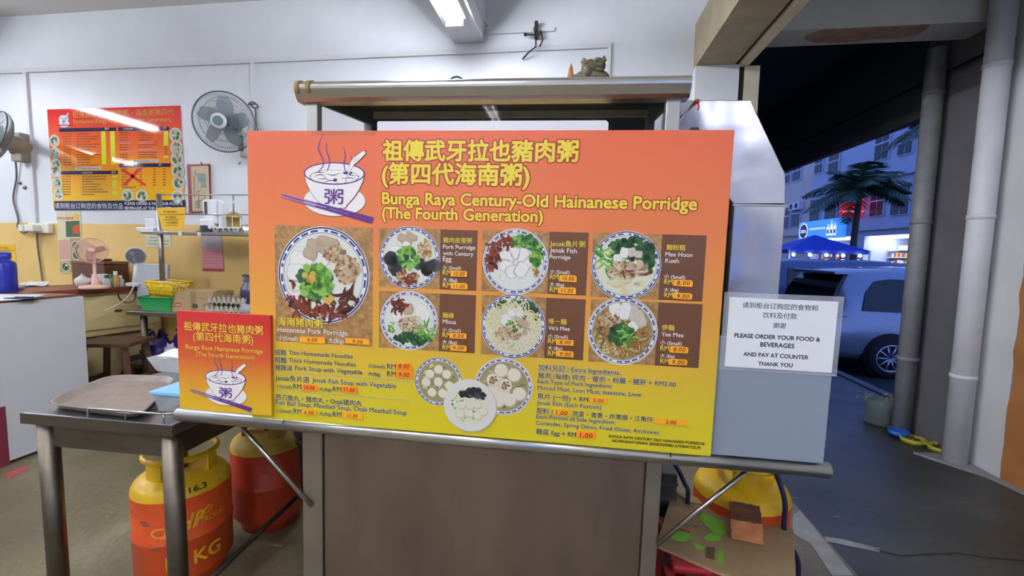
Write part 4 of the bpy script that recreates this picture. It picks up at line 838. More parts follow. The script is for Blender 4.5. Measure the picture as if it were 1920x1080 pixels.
# ------------------------------------------------------------------ grey panel and laminated notice
GV = -.012
g0, g1 = pk(1342, 620, GV), pk(1545, 860, GV)
gp = MB().box(.505, g1.x, GV, GV+.012, 0, g0.z-g1.z).build('grey_panel', mat('panel_grey', '#8a94a4', .5, var=.03, scale=2), basis=MK @ Matrix.Translation((0, 0, .0185)), bevel=.0015); tag(gp, 'plain blue grey panel standing on the rail below the white notice', 'panel')
n0, n1 = pk(1368, 557, GV-.004), pk(1559, 699, GV-.004)
nt = thing('laminated_notice', 'white laminated order at the counter notice on the grey panel', 'notice', basis=MK @ Matrix.Translation((n0.x-.012, GV-.003, n1.z-.008)))
wN = n1.x-n0.x; hN = n0.z-n1.z
MB().box(0, wN+.024, -.0008, .0, 0, hN+.02).build('laminate', mat('laminate', '#dfe6f4', .08, var=0, alpha=.22), nt)
MB().box(.012, .012+wN, -.0018, -.001, .008, .008+hN).build('paper', ink('paper', '#eceff6'), nt)
nl = MB(); fn3 = lambda x, y, l: (x, -.0019-.0001*l, y)
def nq(px, py): p = pk(px, py, GV-.005); return (p.x-n0.x+.012, p.z-n1.z+.008)
for body, a, b, bo, kw in (('请到柜台订购您的食物和', (1392, 577), 1533.5, .004, dict(bottom=True)), ('饮料及付款', (1430, 596), 1494, .004, dict(bottom=True)), ('谢谢', (1449, 615), 1473, .004, dict(bottom=True)), ('PLEASE ORDER YOUR FOOD &', (1377, 632), 1538, .03, {}), ('BEVERAGES', (1425.5, 649.5), 1489, .03, {}), ('AND PAY AT COUNTER', (1394, 667), 1516, .03, {}), ('THANK YOU', (1421.5, 685), 1486, .03, {})):
    x0, y0 = nq(*a); text(nl, body, fn3, x0, y0, nq(b, a[1])[0], 1, 0, bold=bo, **kw)
nl.build('notice_lettering', ink('textblack', '#26262c'), nt)
# ================================================================== LEFT: TABLE, TRAY, GAS CYLINDERS
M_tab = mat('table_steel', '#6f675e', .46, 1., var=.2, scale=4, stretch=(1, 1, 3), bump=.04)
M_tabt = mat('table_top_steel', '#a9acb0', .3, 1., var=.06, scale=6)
TX0, TX1, TY0, TY1, TZ = -1.653, -1.130, 1.078, 2.0, .78
tbl = thing('steel_table', 'stainless steel work table with round legs under the brown tray', 'table', ((TX0+TX1)/2, (TY0+TY1)/2, 0))
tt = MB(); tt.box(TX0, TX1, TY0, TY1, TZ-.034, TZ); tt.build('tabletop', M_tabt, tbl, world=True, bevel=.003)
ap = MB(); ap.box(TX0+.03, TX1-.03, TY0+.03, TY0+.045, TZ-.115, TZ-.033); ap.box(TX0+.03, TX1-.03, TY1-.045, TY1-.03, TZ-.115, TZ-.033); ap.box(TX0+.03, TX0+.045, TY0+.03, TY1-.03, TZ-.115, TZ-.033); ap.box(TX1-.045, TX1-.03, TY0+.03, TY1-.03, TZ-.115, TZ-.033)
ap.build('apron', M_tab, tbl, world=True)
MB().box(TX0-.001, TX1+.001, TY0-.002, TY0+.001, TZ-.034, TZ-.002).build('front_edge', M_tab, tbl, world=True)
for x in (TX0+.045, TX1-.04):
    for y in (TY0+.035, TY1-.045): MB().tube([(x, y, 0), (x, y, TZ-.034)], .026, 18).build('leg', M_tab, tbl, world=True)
gr = MB(); a0, a1 = atz(178, 778, TZ), atz(345, 792, TZ); gx0, gx1 = a0.x, TX1-.004; gy = TY0+.006; gz = TZ+.028
gr.tube([(gx0, gy, TZ), (gx0, gy, gz-.004), (gx0+.004, gy, gz), (gx1-.03, gy, gz), (gx1, gy+.02, gz), (gx1, TY1, gz)], .0036, 8)
for x in (gx0+(gx1-gx0)*.45, gx1-.03): gr.tube([(x, gy, TZ), (x, gy, gz)], .0028, 8)
for y in (gy+.2, gy+.4, TY1): gr.tube([(gx1, y, TZ), (gx1, y, gz)], .0028, 8)
gr.build('guard_rail', M_ss, tbl, world=True)
# brown tray
tc_ = [atz(*q, TZ+.02) for q in ((78, 757), (265, 781), (334, 706), (207, 704))]
def rrect(cs, r, n=6):
    out = []
    for i in range(4):
        p = Vector(cs[i]); a = (Vector(cs[i-1])-p).normalized(); b = (Vector(cs[(i+1) % 4])-p).normalized()
        for k in range(n+1):
            t = k/n; out.append(p+a*r*(1-t)**2+b*r*t**2)
    return out
tr = thing('serving_tray', 'worn brown plastic serving tray on the steel table', 'tray', (sum(p.x for p in tc_)/4, sum(p.y for p in tc_)/4, TZ))
cen = Vector((sum(p.x for p in tc_)/4, sum(p.y for p in tc_)/4, 0)); base = [Vector((p.x, p.y, 0)) for p in tc_]
lv = []
for sc, z in ((.86, .0), (.885, .003), (.955, .019), (.995, .022), (1.0, .019), (.99, .017), (.95, .012), (.895, .0), (.86, .0005)):
    lv.append([cen+(p-cen)*sc+Vector((0, 0, TZ+.003+z)) for p in rrect([tuple(b) for b in base], .07)])
lv[0] = [p+Vector((0, 0, .003)) for p in lv[0]]
m_ = MB(); n = len(lv[0]); m_.add([p for l in lv for p in l], [(i*n+k, i*n+(k+1) % n, (i+1)*n+(k+1) % n, (i+1)*n+k) for i in range(len(lv)-1) for k in range(n)], 0, True)
m_.add(lv[0], [tuple(range(n))]); m_.add(lv[-1], [tuple(reversed(range(n)))])
m_.build('tray', mat('tray_brown', '#7d7069', .45, var=.16, scale=18, bump=.02), tr, world=True)
scr = MB(); random.seed(6)
for q in ((210, 744), (215, 741), (288, 717), (294, 716), (287, 726), (300, 725), (305, 747)):
    p = atz(*q, TZ+.0065); scr.poly([(p.x-.007, p.y-.001), (p.x+.006, p.y+.001), (p.x+.007, p.y+.003), (p.x-.005, p.y+.002)], lambda x, y, l: (x, y, TZ+.0068), 0)
scr.build('scratches', mat('tray_scratch', '#b8ada6', .6, var=0), tr, world=True)
# tub with blue lid, clear container with packets
M_clear = mat('clear_plastic', '#cfdbe6', .15, var=0, alpha=.38); M_clear2 = mat('frosted_plastic', '#d6d9de', .3, var=.03, alpha=.7)
t = thing('food_tub', 'small clear tub with light blue lid beside the small red sign', 'tub', (-1.215, 1.215, TZ))
m_ = MB(); 
def taper(m_, cx, cy, hx0, hy0, hx1, hy1, z0, z1, mi=0, closed=True):
    v = [(cx-hx0, cy-hy0, z0), (cx+hx0, cy-hy0, z0), (cx+hx0, cy+hy0, z0), (cx-hx0, cy+hy0, z0), (cx-hx1, cy-hy1, z1), (cx+hx1, cy-hy1, z1), (cx+hx1, cy+hy1, z1), (cx-hx1, cy+hy1, z1)]
    f = [(3, 2, 1, 0), (0, 1, 5, 4), (1, 2, 6, 5), (2, 3, 7, 6), (3, 0, 4, 7)]+([(4, 5, 6, 7)] if closed else [])
    m_.add(v, f, mi)
taper(m_, 0, 0, .05, .055, .06, .065, 0, .058); m_.build('tub', M_clear, t, bevel=.006)
MB().box(-.064, .064, -.069, .069, .056, .069).build('lid', mat('lid_blue', '#7fc0ea', .3, var=.02), t, bevel=.004)
p = atz(300, 700, TZ)
t = thing('packet_container', 'clear plastic container full of white packets behind the tray', 'container', (-1.60, 1.60, TZ))
m_ = MB(); taper(m_, 0, 0, .075, .06, .10, .078, 0, .06, closed=False); m_.build('container', M_clear2, t)
random.seed(8)
M_pk = mat('packet_white', '#dfe0e4', .4, var=.04)
for k in range(9):
    T = Matrix.Translation((random.uniform(-.05, .06), random.uniform(-.04, .04), .045+.004*k)) @ Matrix.Rotation(random.uniform(-.5, .5), 4, 'Z') @ Matrix.Rotation(random.uniform(-.35, .35), 4, 'X')
    MB().box(-.045, .045, -.02, .02, -.003, .003, 0, T).build('packet', M_pk, t)
# ------------------------------------------------------------------ gas cylinders
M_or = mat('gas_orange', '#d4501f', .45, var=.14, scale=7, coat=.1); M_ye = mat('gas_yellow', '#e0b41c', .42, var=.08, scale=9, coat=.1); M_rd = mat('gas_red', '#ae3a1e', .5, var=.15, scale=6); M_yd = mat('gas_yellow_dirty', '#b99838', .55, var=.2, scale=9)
M_rust = mat('scrape', '#6a5a50', .7, var=.3, scale=30); M_brass = mat('valve_metal', '#7a5a3a', .4, .8, var=.1)
SHP = [(.16, .375), (.157, .393), (.148, .41), (.13, .423), (.10, .432), (.05, .437), (.001, .438)]
def shr(z):
    for (r0, z0), (r1, z1) in zip(SHP, SHP[1:]):
        if z <= z1: return r0+(r1-r0)*(z-z0)/(z1-z0)
    return .05
def cylinder(label, x, y, m1, m2, rot, marks=True, rust=True, s=1.0):
    t = thing('gas_cylinder', label, 'gas cylinder', basis=Matrix.Translation((x, y, 0)) @ Matrix.Scale(s, 4))
    R_ = .16
    b = MB(); b.lathe([(.11, 0), (.125, .0), (.128, .03), (.145, .05), (R_, .075), (R_, .205), (R_+.003, .21), (R_+.003, .218), (R_, .223), (R_, .375)], (0, 0, 0), 48, mi=0)
    b.build('body', m1, t)
    sh = MB(); sh.lathe(SHP, (0, 0, 0), 48); sh.build('shoulder', m2, t)
    MB().lathe([(.02, .436), (.022, .45), (.014, .455), (.012, .47), (.02, .47), (.02, .485), (.001, .486)], (0, 0, 0), 16).build('valve', M_brass, t)
    for k in range(3):
        a = rot+k*2.0944; c = MB(); pts = []
        for i in range(7):
            aa = a-.34+.68*i/6
            pts.append([(.112*math.cos(aa), .112*math.sin(aa), .424), (.112*math.cos(aa), .112*math.sin(aa), .502), (.106*math.cos(aa), .106*math.sin(aa), .502), (.106*math.cos(aa), .106*math.sin(aa), .424)])
        c.add([p for s_ in pts for p in s_], [(i*4+j, i*4+(j+1) % 4, (i+1)*4+(j+1) % 4, (i+1)*4+j) for i in range(6) for j in range(4)]+[(0, 3, 2, 1), (24, 25, 26, 27)], 0); c.build('collar_post', m2, t)
    rg = MB(); rg.tube([(.116*math.cos(2*math.pi*i/36), .116*math.sin(2*math.pi*i/36), .503) for i in range(37)], .011, 8, caps=False); rg.build('collar_ring', m2, t)
    a0 = math.atan2(-y, -x)
    fc_ = lambda X, Y, l: ((R_+.0008+.0002*l)*math.cos(a0+X/R_), (R_+.0008+.0002*l)*math.sin(a0+X/R_), Y)
    if marks:
        lg = MB(); text(lg, 'BHP', fc_, -.06, .258, .05, 2, 0, bold=.02, skew=.3, y1=.314); text(lg, 'ETROGAS', fc_, .034, .262, .138, 2, 0, bold=.012, skew=.1, y1=.284)
        ring(lg, (-.075, .264), .022, .030, fc_, 1, 0, 40, 1.0, 5.6, k=.6); stroke(lg, [(-.075, .246), (-.035, .242), (.0, .25)], [.006, .004, .001], fc_, 1, 0); stroke(lg, [(.03, .258), (.048, .296), (.078, .321), (.093, .314), (.068, .291)], [.004, .006, .007, .005, .002], fc_, 1, 0)
        text(lg, '14 KG', fc_, -.06, .118, .115, 2, 0, bold=.02, y1=.168); lg.build('logo_lettering', ink('gas_logo', '#e3a92a'), t)
        tn = MB()
        def fs_(X, Y, l):   # on the shoulder
            z = .392+Y*.75; r = shr(z)+.0025
            return (r*math.cos(a0+.11+X/.14), r*math.sin(a0+.11+X/.14), z+.0015)
        text(tn, '16.3', fs_, .0, .0, .05, 0, 0, bold=.02, y1=.024); tn.build('tare_lettering', ink('tare', '#2a2418'), t)
    if rust:
        random.seed(int(x*100)); ru = MB()
        for k in range(34):
            X = random.uniform(-.22, .22); Y = random.choice([.214, .214, .214, .205, .33, .30, .24])+random.uniform(-.008, .008); L_ = random.uniform(.004, .022)
            blob(ru, (X, Y), L_, fc_, 3+.1*k, 0, 8, .6, .3)
        ru.build('scrapes', M_rust, t)['kind'] = 'stuff'
    return t
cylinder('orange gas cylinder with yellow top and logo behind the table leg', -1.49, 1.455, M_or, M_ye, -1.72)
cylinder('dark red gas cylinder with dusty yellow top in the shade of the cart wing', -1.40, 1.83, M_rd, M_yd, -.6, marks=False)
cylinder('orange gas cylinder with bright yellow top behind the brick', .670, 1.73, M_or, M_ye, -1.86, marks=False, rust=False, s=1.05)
t = thing('gas_regulator', 'red gas regulator on the cylinder behind the brick', 'regulator', (.670, 1.73, .5115)); MB().lathe([(.001, 0), (.03, .002), (.036, .02), (.03, .04), (.001, .046)], (0, 0, 0), 18).build('regulator', mat('regulator_red', '#c0392b', .4, var=.05), t)
MB().tube([(-.03, 0, .02), (-.06, -.01, .02)], .01, 8).build('nozzle', M_brass, t)
def cable(name, label, cat, pts, r, m, seg=8):
    # smooth the polyline
    P = [Vector(p) for p in pts]; out = []
    for i in range(len(P)-1):
        p0, p1, p2, p3 = P[max(i-1, 0)], P[i], P[i+1], P[min(i+2, len(P)-1)]
        for k in range(8):
            t = k/8; out.append(.5*((2*p1)+(-p0+p2)*t+(2*p0-5*p1+4*p2-p3)*t*t+(-p0+3*p1-3*p2+p3)*t**3))
    out.append(P[-1]); o = MB().tube(out, r, seg).build(name, m, world=True); return tag(o, label, cat)
M_hose = mat('hose_navy', '#1c2350', .4, var=.05)
cable('gas_hose', 'dark blue gas hose hanging in front of the yellow topped cylinder by the brick', 'hose', [(.70, 1.71, .56), aty(1448, 880, 1.62), aty(1462, 905, 1.57), aty(1472, 945, 1.555), aty(1471, 1000, 1.56), (.83, 1.6, .2), (.80, 1.58, .012)], .0085, M_hose)
cable('gas_hose', 'dark blue hose dangling beside the cart cabinet above the cardboard', 'hose', [aty(1258, 860, 1.62), aty(1270, 878, 1.6), aty(1283, 905, 1.62), aty(1290, 930, 1.66), (.45, 1.68, .2), (.47, 1.7, .009)], .0085, M_hose)
# black bin and slanting black pipe
t = thing('waste_bin', 'tall black plastic bin beside the cart cabinet and the dark red cylinder', 'bin', (-1.03, 1.75, 0))
MB().lathe([(.001, .005), (.115, 0), (.14, .47), (.15, .47), (.152, .5), (.142, .5), (.115, .01), (.001, .012)], (0, 0, 0), 30).build('bin_body', mat('bin_black', '#17171a', .5, var=.1), t)
MB().lathe([(.15, .5), (.156, .505), (.156, .52), (.1, .55), (.001, .56)], (0, 0, 0), 30).build('lid', _mats['bin_black'], t)
pa, pb = atz(395, 1085, .10), aty(556, 932, 1.62)
o = MB().tube([pa+(pa-pb)*.12, pa, pb], .009, 8).build('pole', mat('pole_black', '#2c2a28', .5, .3, var=.1), world=True); tag(o, 'thin dark rod leaning across in front of the dark red cylinder', 'rod')
# ------------------------------------------------------------------ right foot: stool, cardboard, brick, crate
CZ = .36
cc = [atz(*q, CZ) for q in ((1262, 920), (1230, 1022), (1350, 1074), (1494, 1110), (1488, 992), (1350, 945))]
t = thing('plastic_stool', 'red plastic stool under the flattened cardboard', 'stool', (.46, 1.45, 0))
M_rst = mat('stool_red', '#a8242e', .4, var=.06)
MB().box(-.13, .13, -.13, .13, CZ-.034, CZ-.008).build('seat', M_rst, t, bevel=.01)
for sx in (-1, 1):
    for sy in (-1, 1):
        m_ = MB(); m_.add([(sx*.12+dx, sy*.12+dy, CZ-.034) for dx, dy in ((-.03, -.03), (.03, -.03), (.03, .03), (-.03, .03))]+[(sx*.15+dx, sy*.15+dy, 0) for dx, dy in ((-.025, -.025), (.025, -.025), (.025, .025), (-.025, .025))], [(0, 1, 5, 4), (1, 2, 6, 5), (2, 3, 7, 6), (3, 0, 4, 7), (4, 5, 6, 7), (3, 2, 1, 0)]); m_.build('leg', M_rst, t)
m_ = MB(); m_.box(-.12, .12, -.14, -.13, CZ-.1, CZ-.034); m_.box(-.12, .12, .13, .14, CZ-.1, CZ-.034); m_.build('skirt', M_rst, t)
M_card = mat('cardboard', '#9c8462', .75, var=.1, scale=9); M_cards = mat('cardboard_edge', '#b39a72', .8, var=.2, scale=60)
org = cc[1]; t = thing('cardboard', 'flattened brown cardboard box with green leaf print, carrying the brick', 'cardboard', (org.x, org.y, CZ-.008))
m_ = MB(); m_.prism([(p.x, p.y) for p in cc], lambda p, tt: (p[0], p[1], CZ-.008*tt), 0, side=1); m_.build('sheet', [M_card, M_cards], t, world=True)
m_ = MB(); m_.prism([(p.x, p.y) for p in [atz(*q, CZ) for q in ((1262, 922), (1350, 945), (1362, 958), (1290, 942))]], lambda p, tt: (p[0], p[1], CZ+.004-.002*tt)); m_.build('flap', M_card, t, world=True)
pr_ = MB(); fz = lambda x, y, l: (x, y, CZ+.0008+.0003*l)
def on_card(q, mi, l=0): pr_.poly([(p.x, p.y) for p in [atz(*w, CZ) for w in q]], fz, l, mi)
on_card([(1318, 962), (1335, 968), (1355, 978), (1362, 1000), (1350, 1006), (1335, 998), (1320, 982), (1308, 970)], 0); on_card([(1330, 1000), (1352, 1004), (1352, 1014), (1330, 1016), (1318, 1010)], 0); on_card([(1262, 995), (1290, 998), (1300, 1010), (1280, 1018), (1258, 1012)], 0); on_card([(1300, 1018), (1322, 1026), (1318, 1033), (1304, 1028)], 0); on_card([(1346, 1030), (1357, 1031), (1354, 1062), (1345, 1055)], 0)
on_card([(1269, 990), (1294, 996), (1293, 1000), (1268, 993)], 1, 1)
for k in range(9): on_card([(1325+k*1.9, 1025+k*.35), (1326+k*1.9, 1025.3+k*.35), (1323+k*1.9, 1046+k*.5), (1322+k*1.9, 1045.6+k*.5)], 2, 1)
for q in (((1275, 985), (1290, 977)), ((1282, 980), (1292, 990)), ((1295, 982), (1312, 992)), ((1296, 990), (1312, 984)), ((1300, 986), (1330, 990))):
    a, b = atz(*q[0], CZ), atz(*q[1], CZ); stroke(pr_, [(a.x, a.y), (b.x, b.y)], .002, fz, 1, 2)
pr_.build('print', [ink('cardgreen', '#7ec03a', .7), ink('cardred', '#b8322e', .7), ink('cardblack', '#4a3c2c', .7)], t, world=True)
bk0 = [atz(*q, CZ+.003) for q in ((1372, 1010), (1432, 1022))]; dirx = (bk0[1]-bk0[0]); bw_ = dirx.length; dirx.normalize(); diry = Vector((-dirx.y, dirx.x, 0))
bb = Matrix((dirx, diry, Vector((0, 0, 1)))).transposed().to_4x4(); bb.translation = bk0[0]
m_ = MB(); random.seed(12); bh = .068; bl = .115
nx, nz_ = 5, 4
grid = {}
m_.box(0, bw_, 0, bl, 0, bh)
ob = m_.build('brick', [mat('brick_clay', '#c47f58', .85, var=.2, scale=22, bump=.5)], basis=bb)
bm = bmesh.new(); bm.from_mesh(ob.data); bmesh.ops.subdivide_edges(bm, edges=bm.edges, cuts=6, use_grid_fill=True)
for v in bm.verts:
    if v.co.z > .01: v.co += Vector((random.uniform(-1, 1), random.uniform(-1, 1), random.uniform(-1, 1)))*.0022
    v.co.x += .012*(v.co.y/bl)-.006*(v.co.z/bh); 
bm.to_mesh(ob.data); bm.free(); ob.data.materials.append(mat('brick_fired_skin', '#6e4433', .85, var=.3, scale=18, bump=.5))
for p_ in ob.data.polygons: p_.material_index = 1 if (p_.normal.z > .6 or p_.normal.x < -.6) else 0
tag(ob, 'broken red clay brick with dark top lying on the cardboard', 'brick')
t = thing('plastic_crate', 'dark grey plastic crates stacked beside the cart cabinet behind the cardboard', 'crate', (.35, 1.83, 0))
m_ = MB()
for k in range(2):
    z = k*.24; m_.box(-.07, .07, -.16, .16, z, z+.225)
m_.build('crate', mat('crate_grey', '#3c3c42', .6, var=.15), t, bevel=.008)
m_ = MB()
for k in range(2):
    for j in (.06, .12, .18): m_.box(-.073, .073, -.162, .162, k*.24+j, k*.24+j+.012)
m_.build('crate_rib', mat('crate_grey_light', '#4b4b52', .6, var=.1), t)
o = MB().box(-.02, .022, -.07, .07, 0, .17).build('teal_tub', mat('teal', '#1d6a70', .5, var=.05), basis=Matrix.Translation((.282, 1.55, 0)), bevel=.01); tag(o, 'teal plastic tub low beside the cart cabinet, mostly behind the cardboard', 'tub')

# ================================================================== LEFT BACK OF THE SHOP
M_wp = mat('white_panel', '#cbd0da', .5, var=.02, scale=2)
t = thing('service_counter', 'counter with plain white side panel and brown top, under the papers', 'counter', (-3.55, 1.6, 0))
MB().box(-3.9, -3.221, .7, 2.474, .02, .944).build('side_panel', M_wp, t, world=True)
MB().box(-3.9, -3.235, .7, 2.46, .944, .958).build('counter_top', mat('counter_brown', '#6d4034', .4, var=.12, scale=6), t, world=True)
MB().box(-3.9, -3.215, .7, 2.03, 0, .35).build('plinth', mat('plinth_maroon', '#6e2038', .6, var=.1), t, world=True)
CT = .958
def paper(q, z, label, m, cat='paper', name='paper'):
    ps = [atz(*p, z) for p in q]; m_ = MB(); m_.prism([(p.x, p.y) for p in ps], lambda p, tt: (p[0], p[1], z-.002*tt)); o = m_.build(name, m, world=True); return tag(o, label, cat)
M_pap = mat('paper_white', '#dde0e6', .6, var=.02)
paper(((-40, 566), (48, 561), (86, 552), (-20, 551)), CT+.002, 'loose white papers on the brown counter top in front of the blue bottle', M_pap)
t = thing('clipboard', 'dark clipboard with pen on the brown counter top by the papers', 'clipboard', tuple(atz(50, 560, CT)))
MB().box(-.09, .05, -.05, .05, 0, .006).build('board', mat('clipboard_dark', '#2b2f3c', .4, var=.05), t); MB().tube([(-.05, -.02, .01), (.05, .0, .01)], .004, 6).build('pen', mat('pen_blue', '#2c3a6a', .3, var=0), t)
p = atz(8, 548, CT)
t = thing('water_bottle', 'large dark blue water bottle on the counter, beside the pale bowl', 'bottle', (p.x, p.y, CT))
MB().lathe([(.001, 0), (.062, 0), (.066, .01), (.066, .19), (.062, .2), (.04, .215), (.04, .235)], (0, 0, 0), 24).build('bottle', mat('bottle_blue', '#1c2a9c', .2, var=.05, coat=.3), t)
MB().lathe([(.043, .225), (.045, .23), (.045, .265), (.001, .268)], (0, 0, 0), 24).build('cap', mat('bottle_cap_blue', '#2233a6', .35, var=0), t)
# far counter with yellow cabinets
A_ = Vector((-3.86, 2.15, 0)); B_ = Vector((-3.55, 3.34, 0)); dB = (B_-A_).normalized(); nB = Vector((dB.y, -dB.x, 0)); BB = Matrix((dB, -nB, Vector((0, 0, 1)))).transposed().to_4x4(); BB.translation = A_; LB = (B_-A_).length
t = thing('cabinet_counter', 'yellow wooden cabinet counter with red brown top under the pink fan', 'cabinet', basis=BB)
M_cab = mat('cabinet_yellow', '#d8c590', .55, var=.1, scale=4); M_cabd = mat('cabinet_gap', '#4a3a22', .7, var=.1)
MB().box(.37, LB, .02, .5, 0, .905).build('carcass', M_cab, t)
MB().box(.37, LB+.0, -.02, .5, .905, .95).build('worktop', mat('worktop_redbrown', '#74362a', .35, var=.15, scale=8, stretch=(1, 6, 1)), t, bevel=.004)
for x0, x1 in ((.38, .58), (.62, LB-.02)):
    f = MB().box(x0, x1, -.0, .022, .62, .885).build('drawer', M_cab, t, bevel=.004); MB().box((x0+x1)/2-.02, (x0+x1)/2+.02, -.012, .0, .75, .765).build('handle', M_cabd, f)
    MB().box(x0, x1, -.0, .022, .06, .57).build('door', M_cab, t, bevel=.004); MB().box(x0, x1, .012, .024, .575, .615).build('gap_shadow_rail', M_cab, t)
for x0, x1, z in ((.66, LB-.1, .56), (.66, LB-.3, .2)):
    MB().box(x0, x1, -.012, .0, z, z+.014).build('door_hinge_bar', M_cabd, t)
WT = .95
def at_wt(px, py): return atz(px, py, WT)
# pink desk fan
p = at_wt(178, 531); p = Vector((-3.93, 2.86, 0)); q = aty(172, 469, p.y)
M_pink = mat('fan_pink', '#e0b4a6', .45, var=.03); M_pinkd = mat('fan_pink_dark', '#c49a90', .4, var=.05)
def wire_cage(t, R_, d, mring, mwire, nw, parent_T, rr=.004, wr=.0012, nrings=3, name='cage'):
    m_ = MB()
    for sgn in (-1, 1):
        for k in range(nw):
            a = 6.2832*k/nw; pts = []
            for i in range(6):
                s = i/5; r = R_*(.2+.8*s); z = sgn*d*math.sqrt(max(0, 1-(s*.97)**2)); pts.append(parent_T @ Vector((r*math.cos(a), r*math.sin(a), z)))
            m_.tube(pts, wr, 3, 0, caps=False)
        for j in range(1, nrings+1):
            s = j/(nrings+.6); r = R_*(.2+.8*s); z = sgn*d*math.sqrt(max(0, 1-(s*.97)**2))
            m_.tube([parent_T @ Vector((r*math.cos(6.2832*i/32), r*math.sin(6.2832*i/32), z)) for i in range(33)], wr*1.2, 4, 0, caps=False)
    m_.tube([parent_T @ Vector((R_*math.cos(6.2832*i/48), R_*math.sin(6.2832*i/48), 0)) for i in range(49)], rr, 8, 1, caps=False)
    return m_.build(name, [mwire, mring], t)
def blades(t, R_, n, m, T, name='blade', tw=.5):
    for k in range(n):
        b = MB(); v = []; a0_ = 6.2832*k/n
        for i in range(7):
            s = .18+.78*i/6; w = R_*(.22+.34*math.sin(math.pi*min(1, i/6*.8+.1)))
            for j in range(4):
                u = (j/3-.5)*w; al = a0_+(.25*s); tz = u*tw*(1-.3*s)
                v.append(T @ Vector((R_*s*math.cos(al)-u*math.sin(al), R_*s*math.sin(al)+u*math.cos(al), tz)))
        b.add(v, [(i*4+j, i*4+j+1, (i+1)*4+j+1, (i+1)*4+j) for i in range(6) for j in range(3)], 0, True); b.build(name, m, t)
def aim(d):
    d = Vector(d).normalized(); return d.to_track_quat('Z', 'Y').to_matrix().to_4x4()
fan = thing('desk_fan', 'pink desk fan on the red brown worktop', 'fan', (q.x, p.y, WT))
hz = q.z-WT; T = Matrix.Translation((0, 0, hz)) @ aim((.75, -.62, -.02))
MB().lathe([(.001, .0), (.085, 0), (.088, .008), (.085, .02), (.035, .03), (.001, .032)], (0, 0, 0), 32).build('base', M_pink, fan)
MB().lathe([(.026, .02), (.022, .08), (.011, .1), (.01, hz-.03)], (-.01, .02, 0), 16).build('neck', M_pink, fan)
MB().lathe([(.02, -.075), (.033, -.06), (.033, -.02), (.018, -.012)], (0, 0, 0), 20, T=T.to_3x3()).build('motor', M_pink, fan).location = (0, 0, hz)
wire_cage(fan, .092, .032, M_pink, M_pink, 48, T, .005, .0008); blades(fan, .08, 3, M_pinkd, T)
MB().lathe([(.001, .037), (.02, .036), (.022, .03), (.021, .022)], (0, 0, 0), 20, T=T.to_3x3()).build('badge', M_pink, fan).location = (0, 0, hz)
# small white fan standing further along
pw = Vector((-3.60, 3.16, WT)); qz = aty(256, 480, pw.y).z
fw = thing('desk_fan', 'small white desk fan behind the white cutting board', 'fan', (aty(257, 530, 3.14).x, 3.14, WT)); T = Matrix.Translation((0, 0, qz-WT)) @ aim((.6, -.8, .0)); M_fw = mat('fan_white', '#dfe2e8', .4, var=.02)
MB().box(-.06, .06, -.05, .05, 0, .03).build('base', M_fw, fw, bevel=.008); MB().tube([(0, 0, .02), (0, 0.02, qz-WT-.05)], [.035, .025], 12).build('neck', M_fw, fw)
MB().lathe([(.001, -.07), (.04, -.066), (.056, -.04), (.06, .0)], (0, 0, 0), 24, T=T.to_3x3()).build('motor', M_fw, fw).location = (0, 0, qz-WT)
wire_cage(fw, .066, .024, M_fw, mat('wire_grey', '#8d939c', .4, .5, var=0), 40, T, .005, .001); blades(fw, .05, 3, mat('blade_grey', '#b9bec6', .4, var=0), T)
# jars, kettle box, plates
def on_top(px, py, z=WT): return atz(px, py, z)
t = thing('wooden_box', 'dark brown wooden box with round lid behind the pink fan', 'box', (-4.05, 3.2, WT)); M_wb = mat('box_brown', '#5c3a2c', .5, var=.15)
pb_ = aty(190, 520, 3.2); t.location = (pb_.x, 3.2, WT)
MB().box(-.16, .16, -.1, .1, 0, .17).build('box_body', M_wb, t, bevel=.006); MB().box(-.165, .165, -.105, .105, .17, .195).build('lid', mat('box_brown_light', '#6e4a38', .45, var=.15), t, bevel=.006); MB().lathe([(.06, .195), (.075, .2), (.075, .215), (.001, .217)], (0, 0, 0), 24).build('round_lid', M_wb, t)
def bottle(px, y, hgt, r, mbody, mcap, label):
    p = aty(px, 525, y); t = thing('bottle', label, 'bottle', basis=Matrix.Translation((p.x, y, WT)) @ Matrix.Scale(.74, 4))
    MB().lathe([(.001, 0), (r, 0), (r*1.02, .01), (r, hgt*.62), (r*.5, hgt*.76), (r*.5, hgt*.8)], (0, 0, 0), 16).build('bottle_body', mbody, t); MB().lathe([(r*.55, hgt*.76), (r*.56, hgt), (.001, hgt)], (0, 0, 0), 16).build('cap', mcap, t)
M_gb = mat('bottle_pale', '#b9beb8', .2, var=.05); M_capg = mat('cap_green', '#3b8a4a', .4, var=0); M_capw = mat('cap_white', '#dfe0dc', .4, var=0); M_capd = mat('cap_dark', '#33343a', .4, var=0)
bottle(200, 2.98, .13, .033, M_gb, M_capd, 'small pale bottle with dark cap beside the pink fan'); bottle(208.5, 3.02, .14, .03, mat('bottle_green', '#4a8a4c', .25, var=.05), M_capg, 'small green bottle beside the pink fan'); bottle(217, 3.04, .17, .032, mat('bottle_ochre', '#b98a4a', .3, var=.1), M_capw, 'ochre sauce bottle with white cap beside the pink fan'); bottle(226, 3.08, .12, .03, M_gb, M_capw, 'small clear bottle, last of the row beside the pink fan')
t = thing('teapot', 'white patterned teapot behind the pink fan base', 'teapot', basis=Matrix.Translation((aty(154, 520, 2.95).x, 2.95, WT)) @ Matrix.Scale(.62, 4)); M_ch = mat('china_white', '#d5d4d0', .25, var=.05)
